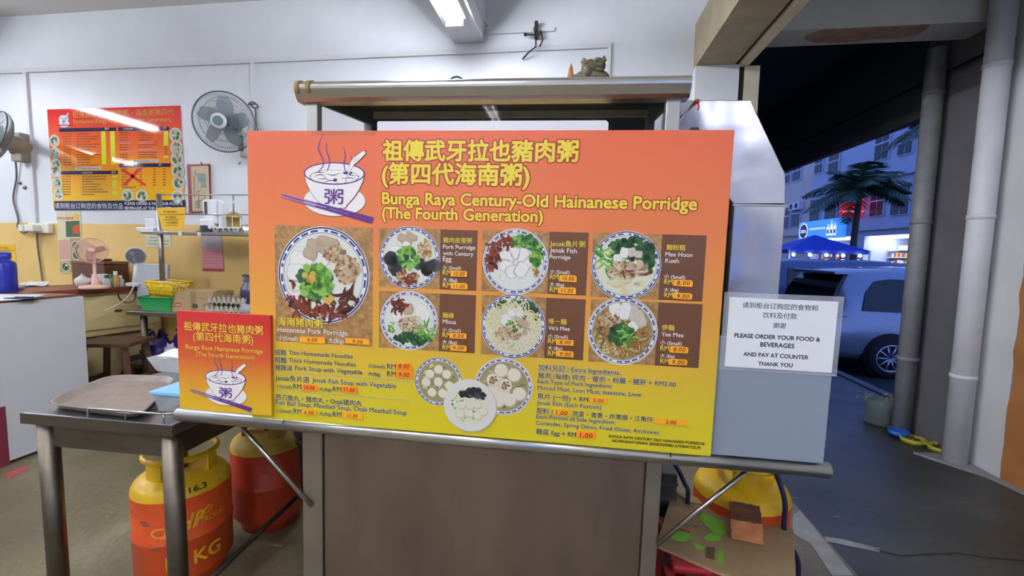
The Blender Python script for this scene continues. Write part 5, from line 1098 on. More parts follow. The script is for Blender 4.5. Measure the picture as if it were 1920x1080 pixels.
MB().lathe([(.001, 0), (.05, 0), (.075, .03), (.08, .07), (.07, .11), (.04, .125)], (0, 0, 0), 24).build('pot', M_ch, t); MB().lathe([(.045, .122), (.03, .14), (.01, .148), (.012, .16), (.001, .17)], (0, 0, 0), 20).build('lid', M_ch, t); MB().tube([(.07, 0, .04), (.11, 0, .08), (.12, 0, .11)], [.014, .01, .008], 8).build('spout', M_ch, t)
t = thing('mug', 'white enamel mug behind the pink fan', 'mug', (aty(187, 515, 3.0).x, 3.0, WT)); MB().lathe([(.001, 0), (.045, 0), (.048, .1), (.044, .1), (.04, .01), (.001, .01)], (0, 0, 0), 20).build('mug_body', M_ch, t); MB().tube([(-.046, 0, .08), (-.075, 0, .07), (-.075, 0, .03), (-.046, 0, .02)], .006, 6).build('handle', M_ch, t)
pp = atz(28, 528, WT)
o = MB().lathe([(.001, .0), (.05, 0), (.06, .012), (.1, .07), (.104, .07), (.065, .006), (.001, .006)], (0, 0, 0), 28).build('bowl', mat('bowl_pale', '#c3c4cc', .35, var=.04), basis=Matrix.Translation((aty(29, 528, 2.62).x, 2.62, WT)) @ Matrix.Scale(.55, 4)); tag(o, 'pale round bowl on the worktop beside the blue water bottle', 'bowl')
t = thing('tray_stack', 'white plastic bag lying flat on the red brown worktop', 'bag', tuple(atz(60, 535, WT)))
paper_ps = [atz(*w, WT) for w in ((28, 540), (92, 537), (92, 532), (45, 531))]
t.location = paper_ps[0]; t.name = 'plastic_bag'
m_ = MB(); random.seed(3); N_ = 7
gv = [[(paper_ps[0].lerp(paper_ps[1], i/N_)).lerp(paper_ps[3].lerp(paper_ps[2], i/N_), j/3)+Vector((0, 0, .004+random.random()*.018)) for i in range(N_+1)] for j in range(4)]
m_.add([p for r in gv for p in r], [(j*(N_+1)+i, j*(N_+1)+i+1, (j+1)*(N_+1)+i+1, (j+1)*(N_+1)+i) for j in range(3) for i in range(N_)], 0, True); m_.add([(p.x, p.y, WT+.001) for r in gv for p in r], [(j*(N_+1)+i, (j+1)*(N_+1)+i, (j+1)*(N_+1)+i+1, j*(N_+1)+i+1) for j in range(3) for i in range(N_)]); m_.build('bag', M_pap, t, world=True)
cable('power_cord', 'white power cord hanging down from the worktop past the cabinet doors', 'cord', [aty(253, 533, 3.05), aty(240, 556, 3.0), aty(222, 570, 2.95), aty(206, 578, 2.9), aty(195, 582, 2.86)], .004, mat('cord_white', '#d8d4c8', .5, var=0))
cable('power_cord', 'dark cord looping under the worktop beside the white cord', 'cord', [aty(224, 537, 3.0), aty(222, 555, 3.0), aty(232, 566, 3.02), aty(248, 566, 3.05), aty(254, 556, 3.08), aty(250, 540, 3.1)], .005, mat('cord_dark', '#3a3128', .5, var=0))
# ------------------------------------------------------------------ stainless table with overshelf by the wall
SX0, SY0 = -3.345, 2.85; SX1 = -1.75
st = thing('shelf_table', 'stainless steel table with overshelf and rails against the yellow wall', 'table', (-2.6, 3.1, 0))
MB().box(SX0, SX1, SY0, 3.37, .757, .79).build('tabletop', M_ss, st, world=True, bevel=.003)
for x in (SX0+.1, SX1-.06):
    for y in (SY0+.05, 3.33): MB().tube([(x, y, 0), (x, y, .757)], .022, 14).build('leg', M_tab, st, world=True)
MB().box(-3.26, SX1, 2.92, 3.33, 1.375, 1.395).build('overshelf', M_ss, st, world=True, bevel=.003)
for x in (-3.15, SX1-.1):
    MB().tube([(x, 2.98, .79), (x, 2.98, 1.68)], .018, 12).build('shelf_post', M_ss, st, world=True)
m_ = MB()
for z in (1.675, 1.53): m_.tube([(-3.15, 2.98, z), (SX1-.1, 2.98, z)], .005, 8)
for x in (-2.52, -2.0): m_.tube([(x, 2.98, 1.53), (x, 2.98, 1.675)], .005, 8)
m_.build('shelf_rail', M_ss, st, world=True)
for q in ((338, 436), (374, 437)):
    p = aty(*q, 2.918); MB().box(p.x-.012, p.x+.012, 2.912, 2.92, 1.368, 1.398).build('shelf_clip', M_capw, st, world=True)
SH = 1.395
# things on the overshelf
def shp(px, y=3.0): return aty(px, 430, y).x
yn = thing('yellow_notice', 'yellow fish ball notice sheet standing on the overshelf', 'notice', (0, 0, 0))
y0_ = 2.955
cs = [aty(*q, y0_) for q in ((304, 429), (344, 429.5), (347, 388), (293, 390))]
yn.location = (cs[0].x, y0_, SH)
m_ = MB(); m_.prism([(p.x, max(p.z, SH)) for p in cs], lambda p, tt: (p[0], y0_+.003*tt, p[1])); m_.build('sheet', mat('notice_yellow', '#e8b61e', .35, var=.04, scale=10), yn, world=True)
m_ = MB(); fy = lambda x, z, l: (x, y0_-.0006-.0002*l, z)
def ywrite(m_, body, q, b, fn_, Y, bold=0.): a = aty(*q, Y); text(m_, body, fn_, a.x, a.z, aty(b, q[1], Y).x, 1, 0, bold=bold)
for body, q, b in (('手工西刀鱼丸', (306.5, 399), 332), ('Homemade Wolf Herring Fish Ball', (299, 403), 344), ('手工猪肉丸', (310, 409), 331), ('Homemade Meatball', (308, 413), 335), ('OTAK猪肉丸', (311.5, 419), 334), ('Homemade Otak Meatball', (309, 423), 332)): ywrite(m_, body, q, b, fy, y0_, .01)
m_.build('notice_lettering', blk, yn, world=True)
t = thing('socket_box', 'white wall adaptor box at the overshelf end beside the yellow notice', 'box', (shp(280), 3.0, SH)); MB().box(-.075, .07, -.04, .04, 0, .03).build('box_lower', M_fw, t, bevel=.006); MB().box(-.04, .065, .0, .04, .03, .1).build('box_upper', M_fw, t, bevel=.006)
t = thing('soap_dispenser', 'white automatic dispenser with black slot on the overshelf', 'dispenser', (shp(399), 3.02, SH))
zt = aty(399, 374, 3.02).z-SH
MB().box(-.07, .05, -.04, .05, .06, zt).build('body', M_fw, t, bevel=.018); MB().box(-.075, .03, -.07, .03, .02, .1).build('spout', M_fw, t, bevel=.015); MB().box(.055, .085, -.03, .05, 0, zt-.02).build('side_panel', M_fw, t, bevel=.008)
MB().box(-.045, -.022, -.043, -.039, .13, zt-.02).build('sensor_slot', M_capd, t, bevel=.001); MB().lathe([(.001, .0), (.075, 0), (.075, .008), (.05, .012), (.05, .05), (.001, .055)], (-.03, -.035, 0), 20).build('black_base', M_capd, t)
cup = thing('teacup', 'small white patterned cup on the overshelf nearest the dispenser', 'cup', (shp(413), 2.96, SH), group='patterned cups on the overshelf')
MB().lathe([(.001, 0), (.018, 0), (.03, .03), (.034, .04), (.03, .04), (.016, .004), (.001, .004)], (0, 0, 0), 20).build('cup_body', M_ch, cup)
m_ = MB()
for k in range(6): m_.sphere((.029*math.cos(k*1.05), .029*math.sin(k*1.05), .024), .006, 6, 4, 0, (1, 1, 1.4))
m_.build('flower_print', mat('cup_print', '#3c4250', .4, var=0), cup)
for px, lab in ((423.5, 'small white patterned cup on the overshelf, second from the dispenser'), (434, 'small white patterned cup on the overshelf in front of the lantern'), (443, 'small white patterned cup on the overshelf beside the wire pot')): copy_thing(cup, Matrix.Translation((shp(px, 2.96), 2.96, SH)), lab)
t = thing('lantern', 'small gold lantern on the overshelf behind the cups', 'lantern', basis=Matrix.Translation((shp(439, 3.08), 3.08, SH)) @ Matrix.Scale(1.1, 4)); M_gold = mat('lantern_gold', '#b39a54', .4, .5, var=.1)
zt = (aty(439, 401, 3.08).z-SH)/1.1
MB().lathe([(.001, .0), (.045, 0), (.048, .012), (.036, .02), (.036, .1), (.05, .105), (.05, .115), (.03, .14), (.008, .15), (.001, .152)], (0, 0, 0), 18).build('body', M_gold, t); m_ = MB()
for k in range(6): a = k*1.047; m_.tube([(.047*math.cos(a), .047*math.sin(a), .01), (.05*math.cos(a), .05*math.sin(a), .11)], .003, 5)
m_.tube([(-.05, 0, .11), (-.04, 0, zt-.02), (0, 0, zt), (.04, 0, zt-.02), (.05, 0, .11)], .0025, 5); m_.build('cage', M_capw, t)
t = thing('steel_pot', 'steel pot with ladle on the overshelf at the big sign edge', 'pot', (shp(476, 3.02), 3.02, SH)); MB().lathe([(.001, 0), (.065, 0), (.075, .06), (.08, .06), (.07, -.0)], (0, 0, 0), 24).build('pot_body', M_ssp, t); MB().tube([(-.02, 0, .02), (.0, 0, .09), (.05, 0, .16)], .006, 8).build('ladle_handle', M_capd, t)
# things on the lower table
LT = .79
cbd = thing('cutting_board', 'white cutting board leaning on the wall behind the green tray', 'board', (0, 0, 0))
c4 = [aty(*q, 3.12) for q in ((263, 580), (322, 578), (317, 494), (255, 494))]; cbd.location = (c4[0].x, 3.12, LT)
wB = (c4[1]-c4[0]).x*.97; hB = c4[3].z-LT
MB().box(0, wB, 0, .02, 0, hB).build('board', mat('board_white', '#b4bac6', .45, var=.03), cbd, bevel=.008); cbd.rotation_euler = (-.03, 0, 0)
cbd.matrix_basis = Matrix.Translation((c4[0].x-.01, 3.10, LT+.001)) @ Matrix.Rotation(-.07, 4, 'X')
t = thing('plastic_tray', 'green plastic tray under the yellow basket', 'tray', (aty(292, 570, 2.98).x+.07, 2.99, LT)); m_ = MB()
hw_ = (aty(321, 570, 2.98).x-aty(262, 570, 2.98).x)/2; ht = aty(292, 557, 2.93).z-LT
taper(m_, 0, 0, hw_*.86, .07, hw_, .09, 0, ht, closed=False); taper(m_, 0, 0, hw_*.83, .065, hw_*.97, .086, .004, ht, closed=False); m_.build('tray_body', mat('tray_green', '#1f8a4a', .4, var=.06), t); m_ = MB()
for a, b in (((-hw_, -.09), (hw_, -.09)), ((hw_, -.09), (hw_, .09)), ((hw_, .09), (-hw_, .09)), ((-hw_, .09), (-hw_, -.09))): m_.tube([(a[0], a[1], ht), (b[0], b[1], ht)], .006, 6)
m_.build('rim', _mats['tray_green'], t)
t = thing('plastic_basket', 'yellow perforated basket holding pink tongs, on the green tray', 'basket', basis=Matrix.Translation((aty(300, 556, 2.99).x+.085, 2.99, LT+ht+.002)) @ Matrix.Rotation(.05, 4, 'Y'))
M_yb = mat('basket_yellow', '#e6c522', .4, var=.05); hb = aty(290, 529, 2.93).z-LT-ht; hw2 = (aty(340, 550, 2.98).x-aty(274, 550, 2.98).x)/2*.76
m_ = MB(); nx_, nz_ = 15, 4
def wallp(A, B, nx_, sl):
    for i in range(nx_):
        for k in range(nz_):
            pass
ringp = []
for (sx, sy) in ((-1, -1), (1, -1), (1, 1), (-1, 1)): ringp.append((sx, sy))
for e in range(4):
    a, b = ringp[e], ringp[(e+1) % 4]; nn = 14 if e % 2 == 0 else 6
    P_ = lambda u, w: Vector(((a[0]+(b[0]-a[0])*u)*(hw2*.8+hw2*.2*w), (a[1]+(b[1]-a[1])*u)*(.065+.025*w), w*hb))
    for k in range(5):
        w0 = k/4; m_.tube([P_(0, w0), P_(1, w0)], .0065 if k < 4 else .008, 5)
    for i in range(nn+1): m_.tube([P_(i/nn, 0), P_(i/nn, 1)], .006, 5)
m_.box(-hw2*.8, hw2*.8, -.065, .065, 0, .005); m_.build('basket_body', M_yb, t)
t2 = thing('plastic_tongs', 'pale pink plastic tongs lying in the yellow basket', 'tongs', (aty(308, 533, 2.97).x+.05, 2.97, LT+ht+hb*.75)); M_pk2 = mat('tongs_pink', '#e4c0bc', .4, var=.03)
m_ = MB(); m_.tube([(-.09, 0, .03), (-.04, -.01, .025), (.03, -.012, .012), (.09, -.012, .0)], [.012, .009, .009, .013], 8); m_.build('arm', M_pk2, t2); m_ = MB(); m_.tube([(-.09, .01, .03), (-.03, .02, .028), (.04, .022, .014), (.1, .022, .0)], [.012, .009, .009, .013], 8); m_.build('arm', M_pk2, t2)
# carton
t = thing('carton', 'brown cardboard carton between the yellow basket and the egg trays', 'box', (0, 0, 0)); xa, xb = aty(319, 570, 2.93).x, aty(376, 570, 2.93).x; zt = aty(345, 546, 2.93).z
t.location = ((xa+xb)/2+.05, 3.03, LT); hx = (xb-xa)/2+.06; hc = zt-LT
MB().box(-hx, hx, -.1, .1, 0, hc).build('box_body', mat('carton_brown', '#a98f6a', .75, var=.06), t); m_ = MB()
m_.add([(-hx, -.1, hc), (hx, -.1, hc), (hx, .0, hc+.012), (-hx, .0, hc+.014), (-hx, -.1, hc-.002), (hx, -.1, hc-.002), (hx, 0, hc+.01), (-hx, 0, hc+.012)], [(0, 1, 2, 3), (7, 6, 5, 4), (0, 4, 5, 1), (1, 5, 6, 2), (2, 6, 7, 3), (3, 7, 4, 0)]); m_.build('flap', _mats['carton_brown'], t)
m_ = MB(); fcn = lambda x, z, l: (x, -.1006-.0003*l, z)
clean_rect(m_, -hx*.02, hx*.22, .0, hc, fcn, 0, 2); clean_rect(m_, -hx*.93, -hx*.45, hc*.22, hc*.42, fcn, 0, 0); text(m_, '60', fcn, -hx*.9, hc*.26, -hx*.7, 1, 3); [clean_rect(m_, -hx*.67+k*hx*.05, -hx*.67+k*hx*.05+hx*.035, hc*.27, hc*.36, fcn, 1, 3) for k in range(4)]
for k in (0, 1): stroke(m_, [(-hx*.85+k*.022, hc*.62), (-hx*.85+k*.022, hc*.85)], .003, fcn, 0, 1); stroke(m_, [(-hx*.85+k*.022-.006, hc*.8), (-hx*.85+k*.022, hc*.86), (-hx*.85+k*.022+.006, hc*.8)], .002, fcn, 0, 1)
stroke(m_, [(-hx*.93, hc*.57), (-hx*.68, hc*.57)], .003, fcn, 0, 1); clean_rect(m_, hx*.05, hx*.3, hc*.2, hc*.4, fcn, 1, 1)
stroke(m_, [(hx*.5, hc*.35), (hx*.56, hc*.27), (hx*.68, hc*.45)], .005, fcn, 0, 1); stroke(m_, [(hx*.45, hc*.16), (hx*.75, hc*.16)], .004, fcn, 0, 1); stroke(m_, [(hx*.1, hc*.7), (hx*.75, hc*.66)], .002, fcn, 0, 1)
m_.build('print', [ink('cartonred', '#a8443a', .7), ink('cartonblack', '#4a4034', .7), ink('cartontape', '#8f7852', .4), ink('cartonpale', '#d8c0a0', .7)], t)
# egg trays
t = None; M_pulp = mat('pulp_grey', '#a09789', .9, var=.14, scale=30, bump=.2)
ex0, ex1 = aty(379, 570, 2.93).x, aty(450, 570, 2.93).x
def egg_tray(z, label, basis):
    t = thing('egg_tray', label, 'egg tray', basis=basis); m_ = MB(); nxx, nyy = 8, 4; px_ = (ex1-ex0)/nxx; v = []
    N1, N2 = nxx*4, nyy*4
    for j in range(N2+1):
        for i in range(N1+1):
            a, b = i/4, j/4; h = .5-.5*math.cos(2*math.pi*a); h2 = .5-.5*math.cos(2*math.pi*b); hh = .058*((1-h)*(1-h2))+.008*(1-h*h2)
            v.append((a*px_, b*.055, hh+.003))
    fs = [(j*(N1+1)+i, j*(N1+1)+i+1, (j+1)*(N1+1)+i+1, (j+1)*(N1+1)+i) for j in range(N2) for i in range(N1)]
    m_.add(v, fs, 0, True); m_.add([(x, y, h-.003) for x, y, h in v], [tuple(reversed(f)) for f in fs], 0, True); m_.build('tray_cells', M_pulp, t)
    m_ = MB(); zz = []
    for k in range(nxx): zz += [(k*px_, .018), (k*px_+px_*.18, .05), (k*px_+px_*.5, .064), (k*px_+px_*.82, .05)]
    zz += [(nxx*px_, .018)]; lo_ = [(x, max(.0, z-.045+.03*abs(((x/px_) % 1)-.5))) for x, z in zz]
    m_.prism(zz+lo_[::-1], lambda p, tt: (p[0], -.004+.004*tt-.2*p[1]*.3, p[1]))
    m_.build('tray_lip', mat('pulp_pale', '#b3aa9c', .9, var=.12, scale=30), t); return t
for k in range(2): egg_tray(0, ('lower grey pulp egg tray of the pair beside the carton', 'upper grey pulp egg tray of the pair beside the carton')[k], Matrix.Translation((ex0+.055+.012*k, 2.90+.01*k, LT+.001+k*.064)))['group'] = 'stacked egg trays'
# navy shaker bottle with eggs jar in front
t = thing('shaker_bottle', 'navy blue plastic bottle with carry loop beside the egg trays', 'bottle', (aty(474, 575, 2.98).x-.02, 2.98, LT)); zt = aty(472, 517, 2.98).z-LT; M_nv = mat('bottle_navy', '#23264f', .3, var=.06, coat=.3)
MB().lathe([(.001, 0), (.062, 0), (.064, .01), (.064, zt*.55), (.06, zt*.68), (.036, zt*.84), (.036, zt*.86)], (0, 0, 0), 24).build('bottle_body', M_nv, t); MB().lathe([(.042, zt*.84), (.042, zt*.98), (.001, zt)], (0, 0, 0), 24).build('cap', mat('cap_navy', '#2a2d44', .4, var=0), t); MB().tube([(.03, 0, zt*.97), (-.04, 0, zt*1.02), (-.06, 0, zt*.99), (-.04, 0, zt*.96)], .006, 6).build('carry_loop', _mats['cap_navy'], t)
t = thing('jar', 'clear jar of peeled garlic bulbs in front of the navy bottle', 'jar', (aty(470, 580, 2.9).x, 2.895, LT)); MB().lathe([(.001, 0), (.058, 0), (.06, .09), (.056, .09), (.054, .004), (.001, .004)], (0, 0, 0), 24).build('jar_body', M_clear, t)
random.seed(4); m_ = MB()
for k in range(26): a = random.random()*6.28; r = .038*random.random()**.5; m_.sphere((r*math.cos(a), r*math.sin(a), .017+.012*(k//6)), .014, 8, 6, 0, (1, 1, .8))
o = m_.build('garlic', mat('garlic', '#cdbf9c', .5, var=.08), t); o['kind'] = 'stuff'
# stool, bags under the table
t = thing('wooden_stool', 'dark brown wooden stool in front of the yellow cabinet', 'stool', (-3.28, 2.71, 0), rz=.25); M_dw = mat('dark_wood', '#4a3123', .4, var=.2, scale=10, stretch=(6, 1, 1)); sz = .60
MB().box(-.19, .19, -.14, .14, sz-.028, sz).build('seat', M_dw, t, bevel=.004)
for sx in (-1, 1):
    for sy in (-1, 1): MB().tube([(sx*.13, sy*.1, sz-.028), (sx*.19, sy*.14, 0)], .026, 4, smooth=False).build('leg', M_dw, t)
for sy in (-1, 1): MB().box(-.165, .165, sy*.124-.012, sy*.124+.012, .2, .235).build('stretcher', M_dw, t)
for sx in (-1, 1): MB().box(sx*.158-.012, sx*.158+.012, -.12, .12, .3, .335).build('stretcher', M_dw, t)
M_bag = mat('bag_purple', '#34256e', .4, var=.2, scale=12, bump=.3); M_bagw = mat('bag_white', '#b8b8c4', .5, var=.1)
def sack(label, c, sc, m, seed, cat='bag', name='shopping_bag', handles=True):
    t = thing(name, label, cat, c); random.seed(seed); m_ = MB(); v = []; n = 16; R = 10
    for i in range(R+1):
        z = i/R; prof = (.75+.35*math.sin(math.pi*min(1, z*1.15)))*(1 if z < .85 else .7)
        for k in range(n):
            a = 6.2832*k/n; r = prof*(1+random.uniform(-.12, .12)); v.append((sc[0]*r*math.cos(a), sc[1]*r*math.sin(a), sc[2]*z+(random.uniform(-.02, .02) if 0 < i else 0)))
    m_.add(v, [(i*n+k, i*n+(k+1) % n, (i+1)*n+(k+1) % n, (i+1)*n+k) for i in range(R) for k in range(n)]+[tuple(reversed(range(n))), tuple(R*n+k for k in range(n))], 0, True); m_.build('bag_body', m, t)
    if handles:
        for s in (-1, 1): MB().tube([(-sc[0]*.4, s*sc[1]*.5, sc[2]*.98), (-sc[0]*.1, s*sc[1]*.3, sc[2]*1.25), (sc[0]*.3, s*sc[1]*.5, sc[2]*.98)], .012, 5).build('handle', m, t)
    return t
bx = lambda px, y: aty(px, 650, y).x
t = thing('wooden_stool', 'second dark stool under the steel table carrying the purple bags', 'stool', (bx(300, 3.05), 3.08, 0)); MB().box(-.2, .24, -.16, .16, .33, .36).build('seat', M_dw, t, bevel=.004)
for sx in (-.17, .21):
    for sy in (-.13, .13): MB().box(sx-.02, sx+.02, sy-.02, sy+.02, 0, .33).build('leg', M_dw, t)
sack('purple shopping bag bulging on the stool under the steel table', (bx(292, 3.0), 3.02, .361), (.11, .1, .2), M_bag, 3)
sack('purple shopping bag with white print, beside the bulging purple bag', (bx(318, 3.1)+.1, 3.16, .361), (.1, .09, .24), M_bag, 9)
sack('pale crumpled plastic bag wedged on the purple bags', (bx(324, 2.95), 2.93, .361), (.045, .04, .17), M_bagw, 5, handles=False)
sack('dark sack on the floor under the steel table', (bx(255, 3.15), 3.15, 0), (.16, .13, .36), mat('sack_dark', '#2a2630', .7, var=.15), 12, 'sack', 'dark_sack', False)
# ------------------------------------------------------------------ things on the back wall
WY = 3.398
def wall_sheet(q, m, parent, thick=.004, y=WY, name='sheet'):
    ps = [aty(*p, y) for p in q]; m_ = MB(); m_.prism([(p.x, p.z) for p in ps], lambda p, tt: (p[0], y-thick*tt, p[1])); return m_.build(name, m, parent, world=True)
def wt(label, cat, name, px, py): p = aty(px, py, WY); return thing(name, label, cat, (p.x, WY, p.z))
# framed picture
t = wt('tall red framed calligraphy picture beside the menu board', 'picture', 'framed_picture', 375, 398)
wall_sheet(((354, 309), (394, 308), (397, 398), (358, 399)), mat('frame_red', '#7c2430', .5, var=.1), t, .02, name='frame')
m_ = MB(); yq = WY-.0215; fp_ = lambda x, z, l: (x, yq-.0004*l, z)
P4 = lambda q: [(p.x, p.z) for p in [aty(*w, yq) for w in q]]
m_.poly(P4(((357.5, 312), (391, 311), (393.5, 395), (361, 396))), fp_, 0, 0)
for q in (((370, 325), (386, 325), (386, 342), (372, 342)), ((378, 343), (386, 343), (387, 352), (376, 352)), ((365, 378), (375, 376), (376, 390), (366, 391))): m_.poly(P4(q), fp_, 1, 1)
for q in (((364, 330), (365, 370)), ((368, 360), (376, 358)), ((372, 362), (373, 392)), ((368, 378), (384, 374)), ((384, 360), (385, 385)), ((366, 320), (367, 330))): a, b = aty(*q[0], yq), aty(*q[1], yq); stroke(m_, [(a.x, a.z), (b.x, b.z)], .009, fp_, 2, 2)
m_.build('picture', [ink('scroll', '#b9aa8c', .6), ink('scrollblue', '#7e8c8c', .6), ink('scrollbrown', '#7e6a4c', .6)], t, world=True)
MB().tube([aty(375, 309, yq)+Vector((-.006, .01, 0)), aty(377, 304, yq), aty(379, 309, yq)], .003, 5).build('hook', M_capd, t, world=True)
# menu board on the wall
mbd = wt('red to yellow menu board with tube light reflections on the back wall', 'menu board', 'menu_board', 222, 394)
c0, c1 = aty(92, 206, WY), aty(345.5, 393, WY); bx0, bx1, bz0, bz1 = -4.674, -3.341, 1.597, 2.472
M_mb = ramp_mat('menu_board_gradient', [(0, '#e8bd1a'), (.3, '#e6a420'), (.62, '#de6c2c'), (.88, '#d83c34'), (1, '#d23034')], 'Z', 0, .875, .05)
mbd.location = (bx0, WY, bz0)
MB().box(bx0, bx1, WY-.004, WY, bz0, bz1).build('board', M_mb, mbd, world=True)
by_ = WY-.0042; fb_ = lambda x, z, l: (x, by_-.0003*l, z)
def ink2(n, c): return mat('gloss_'+n, c, .05, var=0)
MBm = [ink2('navy', '#1f2348'), ink2('gold', '#b9a43c'), ink2('brown', '#7a4626'), ink2('lime', '#d8dc3a'), ink2('xred', '#d63a3a'), ink2('pink', '#e07a7a'), ink2('white', '#dcdce4'), ink2('leaf', '#3f6a44'), ink2('pale', '#b8bca8'), ink2('mince', '#8c7a5c'), ink2('purple', '#4a2a6a')]
m_ = MB()
BQ = lambda px, py: (lambda p: (p.x, p.z))(aty(px, py, by_))
def bpoly(q, l, mi): m_.poly([BQ(*w) for w in q], fb_, l, mi)
bpoly(((101.5, 377), (347, 375), (347.5, 393), (102.5, 394.5)), 1, 0)
def btext(body, a, b, l, mi, **kw): x0, z0 = BQ(*a); text(m_, body, fb_, x0, z0, BQ(b, a[1])[0], l, mi, **kw)
btext('请到柜台订购您的食物及饮品', (103.5, 391), 231, 2, 6, bottom=True); btext('PLEASE ORDER & PAY YOUR FOOD &', (234, 384), 343, 2, 6, bold=.02); btext('BEVERAGES AT THE COUNTER', (234.5, 392.5), 322, 2, 6, bold=.02)
btext('祖傳武牙拉也豬肉粥・海南粥第四代', (136, 221), 327, 1, 1, bottom=True); btext('Restaurant Bunga Raya Porridge (4th Generation)', (138, 231.5), 321, 1, 1, bold=.01)
for q in (((110.5, 240.5), (218, 239), (218, 245.5), (110.5, 247.5)), ((221.5, 238.5), (317, 237.5), (317, 244), (221.5, 245.5)), ((114.5, 321), (221.5, 320), (221.5, 326.5), (114.5, 327.5)), ((223.5, 307), (320, 306), (320, 313), (223.5, 314))): bpoly(q, 1, 0)
for body, a, b in (('RM', (197, 244), 204), ('BEVERAGES', (232, 243.5), 249), ('RM', (306, 242), 312), ('INGREDIENTS', (155, 325.5), 174), ('RM', (210, 325), 216), ('BEVERAGES', (233, 311.5), 251), ('RM', (298, 311), 303)): btext(body, a, b, 2, 6)
random.seed(31)
def row(x, y, w, mi=2):
    xx = x
    while xx < x+w:
        l_ = random.uniform(2, 6); p, q = BQ(xx, y), BQ(min(xx+l_, x+w), y); clean_rect(m_, p[0], q[0], p[1]-.004, p[1]+.004, fb_, 1, mi); xx += l_+.9
for k in range(13):
    y = 251+k*4.85; row(119, y, 15); row(144, y, random.uniform(22, 44))
for k in range(13):
    for xx in (189.5, 206.5): p, q = BQ(xx+k*.15, 250+k*4.75), BQ(xx+8.5+k*.15, 246+k*4.75); clean_rect(m_, p[0], q[0], p[1]-.005, q[1], fb_, 2, 3); row(xx+1.5, 248.2+k*4.75, 4.5, 2)
for k in range(11):
    y = 248.5+k*4.6; row(224, y, 16); row(260, y, random.uniform(14, 38))
    if k < 6 or k > 9: p, q = BQ(307, 249.5+k*4.6), BQ(315.5, 245.8+k*4.6); clean_rect(m_, p[0], q[0], p[1]-.004, q[1], fb_, 2, 3)
    row(309, 247.8+k*4.6, 5)
bpoly(((223, 267), (246, 266.5), (246, 270), (223, 270.5)), 2, 5); bpoly(((260, 265.5), (290, 265), (286, 269), (260, 269.5)), 2, 5); bpoly(((224, 283), (255, 281), (255, 285), (224, 286)), 2, 5); bpoly(((260, 279.5), (293, 279), (293, 284), (260, 284.5)), 2, 5)
for q in (((141, 314), (190, 312.5), (190, 317.5), (141, 318.5)), ((248, 300.5), (297, 299), (297, 304), (248, 305))): bpoly(q, 1, 6)
row(144, 315.6, 42, 2); row(251, 302, 42, 2)
for k in range(8): y = 331+k*4.8; row(117, y, 16); row(154, y, random.uniform(20, 50)); 
for k in (0, 2, 3, 4, 6, 7): p, q = BQ(211, 332.5+k*4.8), BQ(219, 328.8+k*4.8); clean_rect(m_, p[0], q[0], p[1]-.004, q[1], fb_, 2, 3)
for k in range(7): y = 317+k*5; row(228, y, 12); row(262, y, 5); row(287, y, 5); row(306, y, 5)
row(229, 351, 26)
for q in (((225, 318), (231, 315), (275, 346), (272, 349)), ((258, 315), (268, 315), (236, 348), (231, 346))): bpoly(q, 3, 4)
def dish(px, py, r, seed):
    c = BQ(px, py); R = r*.0053; random.seed(seed); disc(m_, c, R, fb_, 1, 6, 24); disc(m_, c, R*.86, fb_, 2, 8, 24)
    for k in range(9): a = random.random()*6.28; blob(m_, (c[0]+R*.45*math.cos(a), c[1]+R*.45*math.sin(a)), R*.32, fb_, 3+.2*k, random.choice((7, 7, 8, 9, 6, 7)), 8, .5)
for k, (x, y) in enumerate(((102, 264), (103, 287), (105, 309), (106, 323), (107, 343), (110, 364))): dish(x, y, 10, k+1)
for k, (x, y) in enumerate(((329, 253), (331, 276.5), (332, 298), (334, 321), (335, 343), (333, 370))): dish(x, y, 11.5, k+20)
dish(239, 367, 11, 44); dish(266, 368, 11, 45)
emc = BQ(120, 227); stroke(m_, [BQ(109, 235), BQ(137, 234.5)], .008, fb_, 6, 10); disc(m_, (emc[0], emc[1]-.025), .055, fb_, 2, 6, 20, ry=.03); m_.poly([BQ(*w) for w in ((110.5, 219), (129, 218), (128, 226), (124, 233), (115, 233), (111, 227))], fb_, 3, 6); disc(m_, BQ(119.5, 219), .05, fb_, 4, 10, 20, ry=.018); disc(m_, BQ(119.5, 219), .044, fb_, 5, 6, 20, ry=.014); stroke(m_, [BQ(124, 219), BQ(128.5, 212.5)], [.006, .014], fb_, 6, 6)
btext('粥', (117, 232.5), 123.5, 6, 10, bottom=True)
m_.build('menu_print', MBm, mbd, world=True)
# food poster below
t = wt('old red lettered food poster below the menu board', 'poster', 'food_poster', 130, 510)
wall_sheet(((107, 398), (151, 396), (155, 512), (112.5, 512)), mat('poster_paper', '#cfc9a8', .4, var=.08), t, .002)
m_ = MB(); yq2 = WY-.0024; fq = lambda x, z, l: (x, yq2-.0003*l, z); Q2 = lambda px, py: (lambda p: (p.x, p.z))(aty(px, py, yq2))
a = Q2(106.5, 411.5); text(m_, '武牙拉也猪肉粥', fq, a[0], a[1], Q2(138, 411)[0], 1, 0, bottom=True, bold=.02)
for q, mi in ((((139, 402), (148, 401), (148.5, 411), (139, 412)), 1), (((123, 415), (149, 413.5), (150.5, 444), (124, 444.5)), 2), (((110, 450), (130, 449), (131, 486), (111, 487)), 3), (((131, 447), (151, 447), (153, 510), (132, 511)), 5), (((112, 490), (131, 489), (132, 510), (113, 511)), 5)): m_.poly([Q2(*w) for w in q], fq, 1, mi)
random.seed(4); m_.poly([Q2(*w) for w in ((136, 425), (149, 420), (149, 438), (137, 438))], fq, 2, 4)
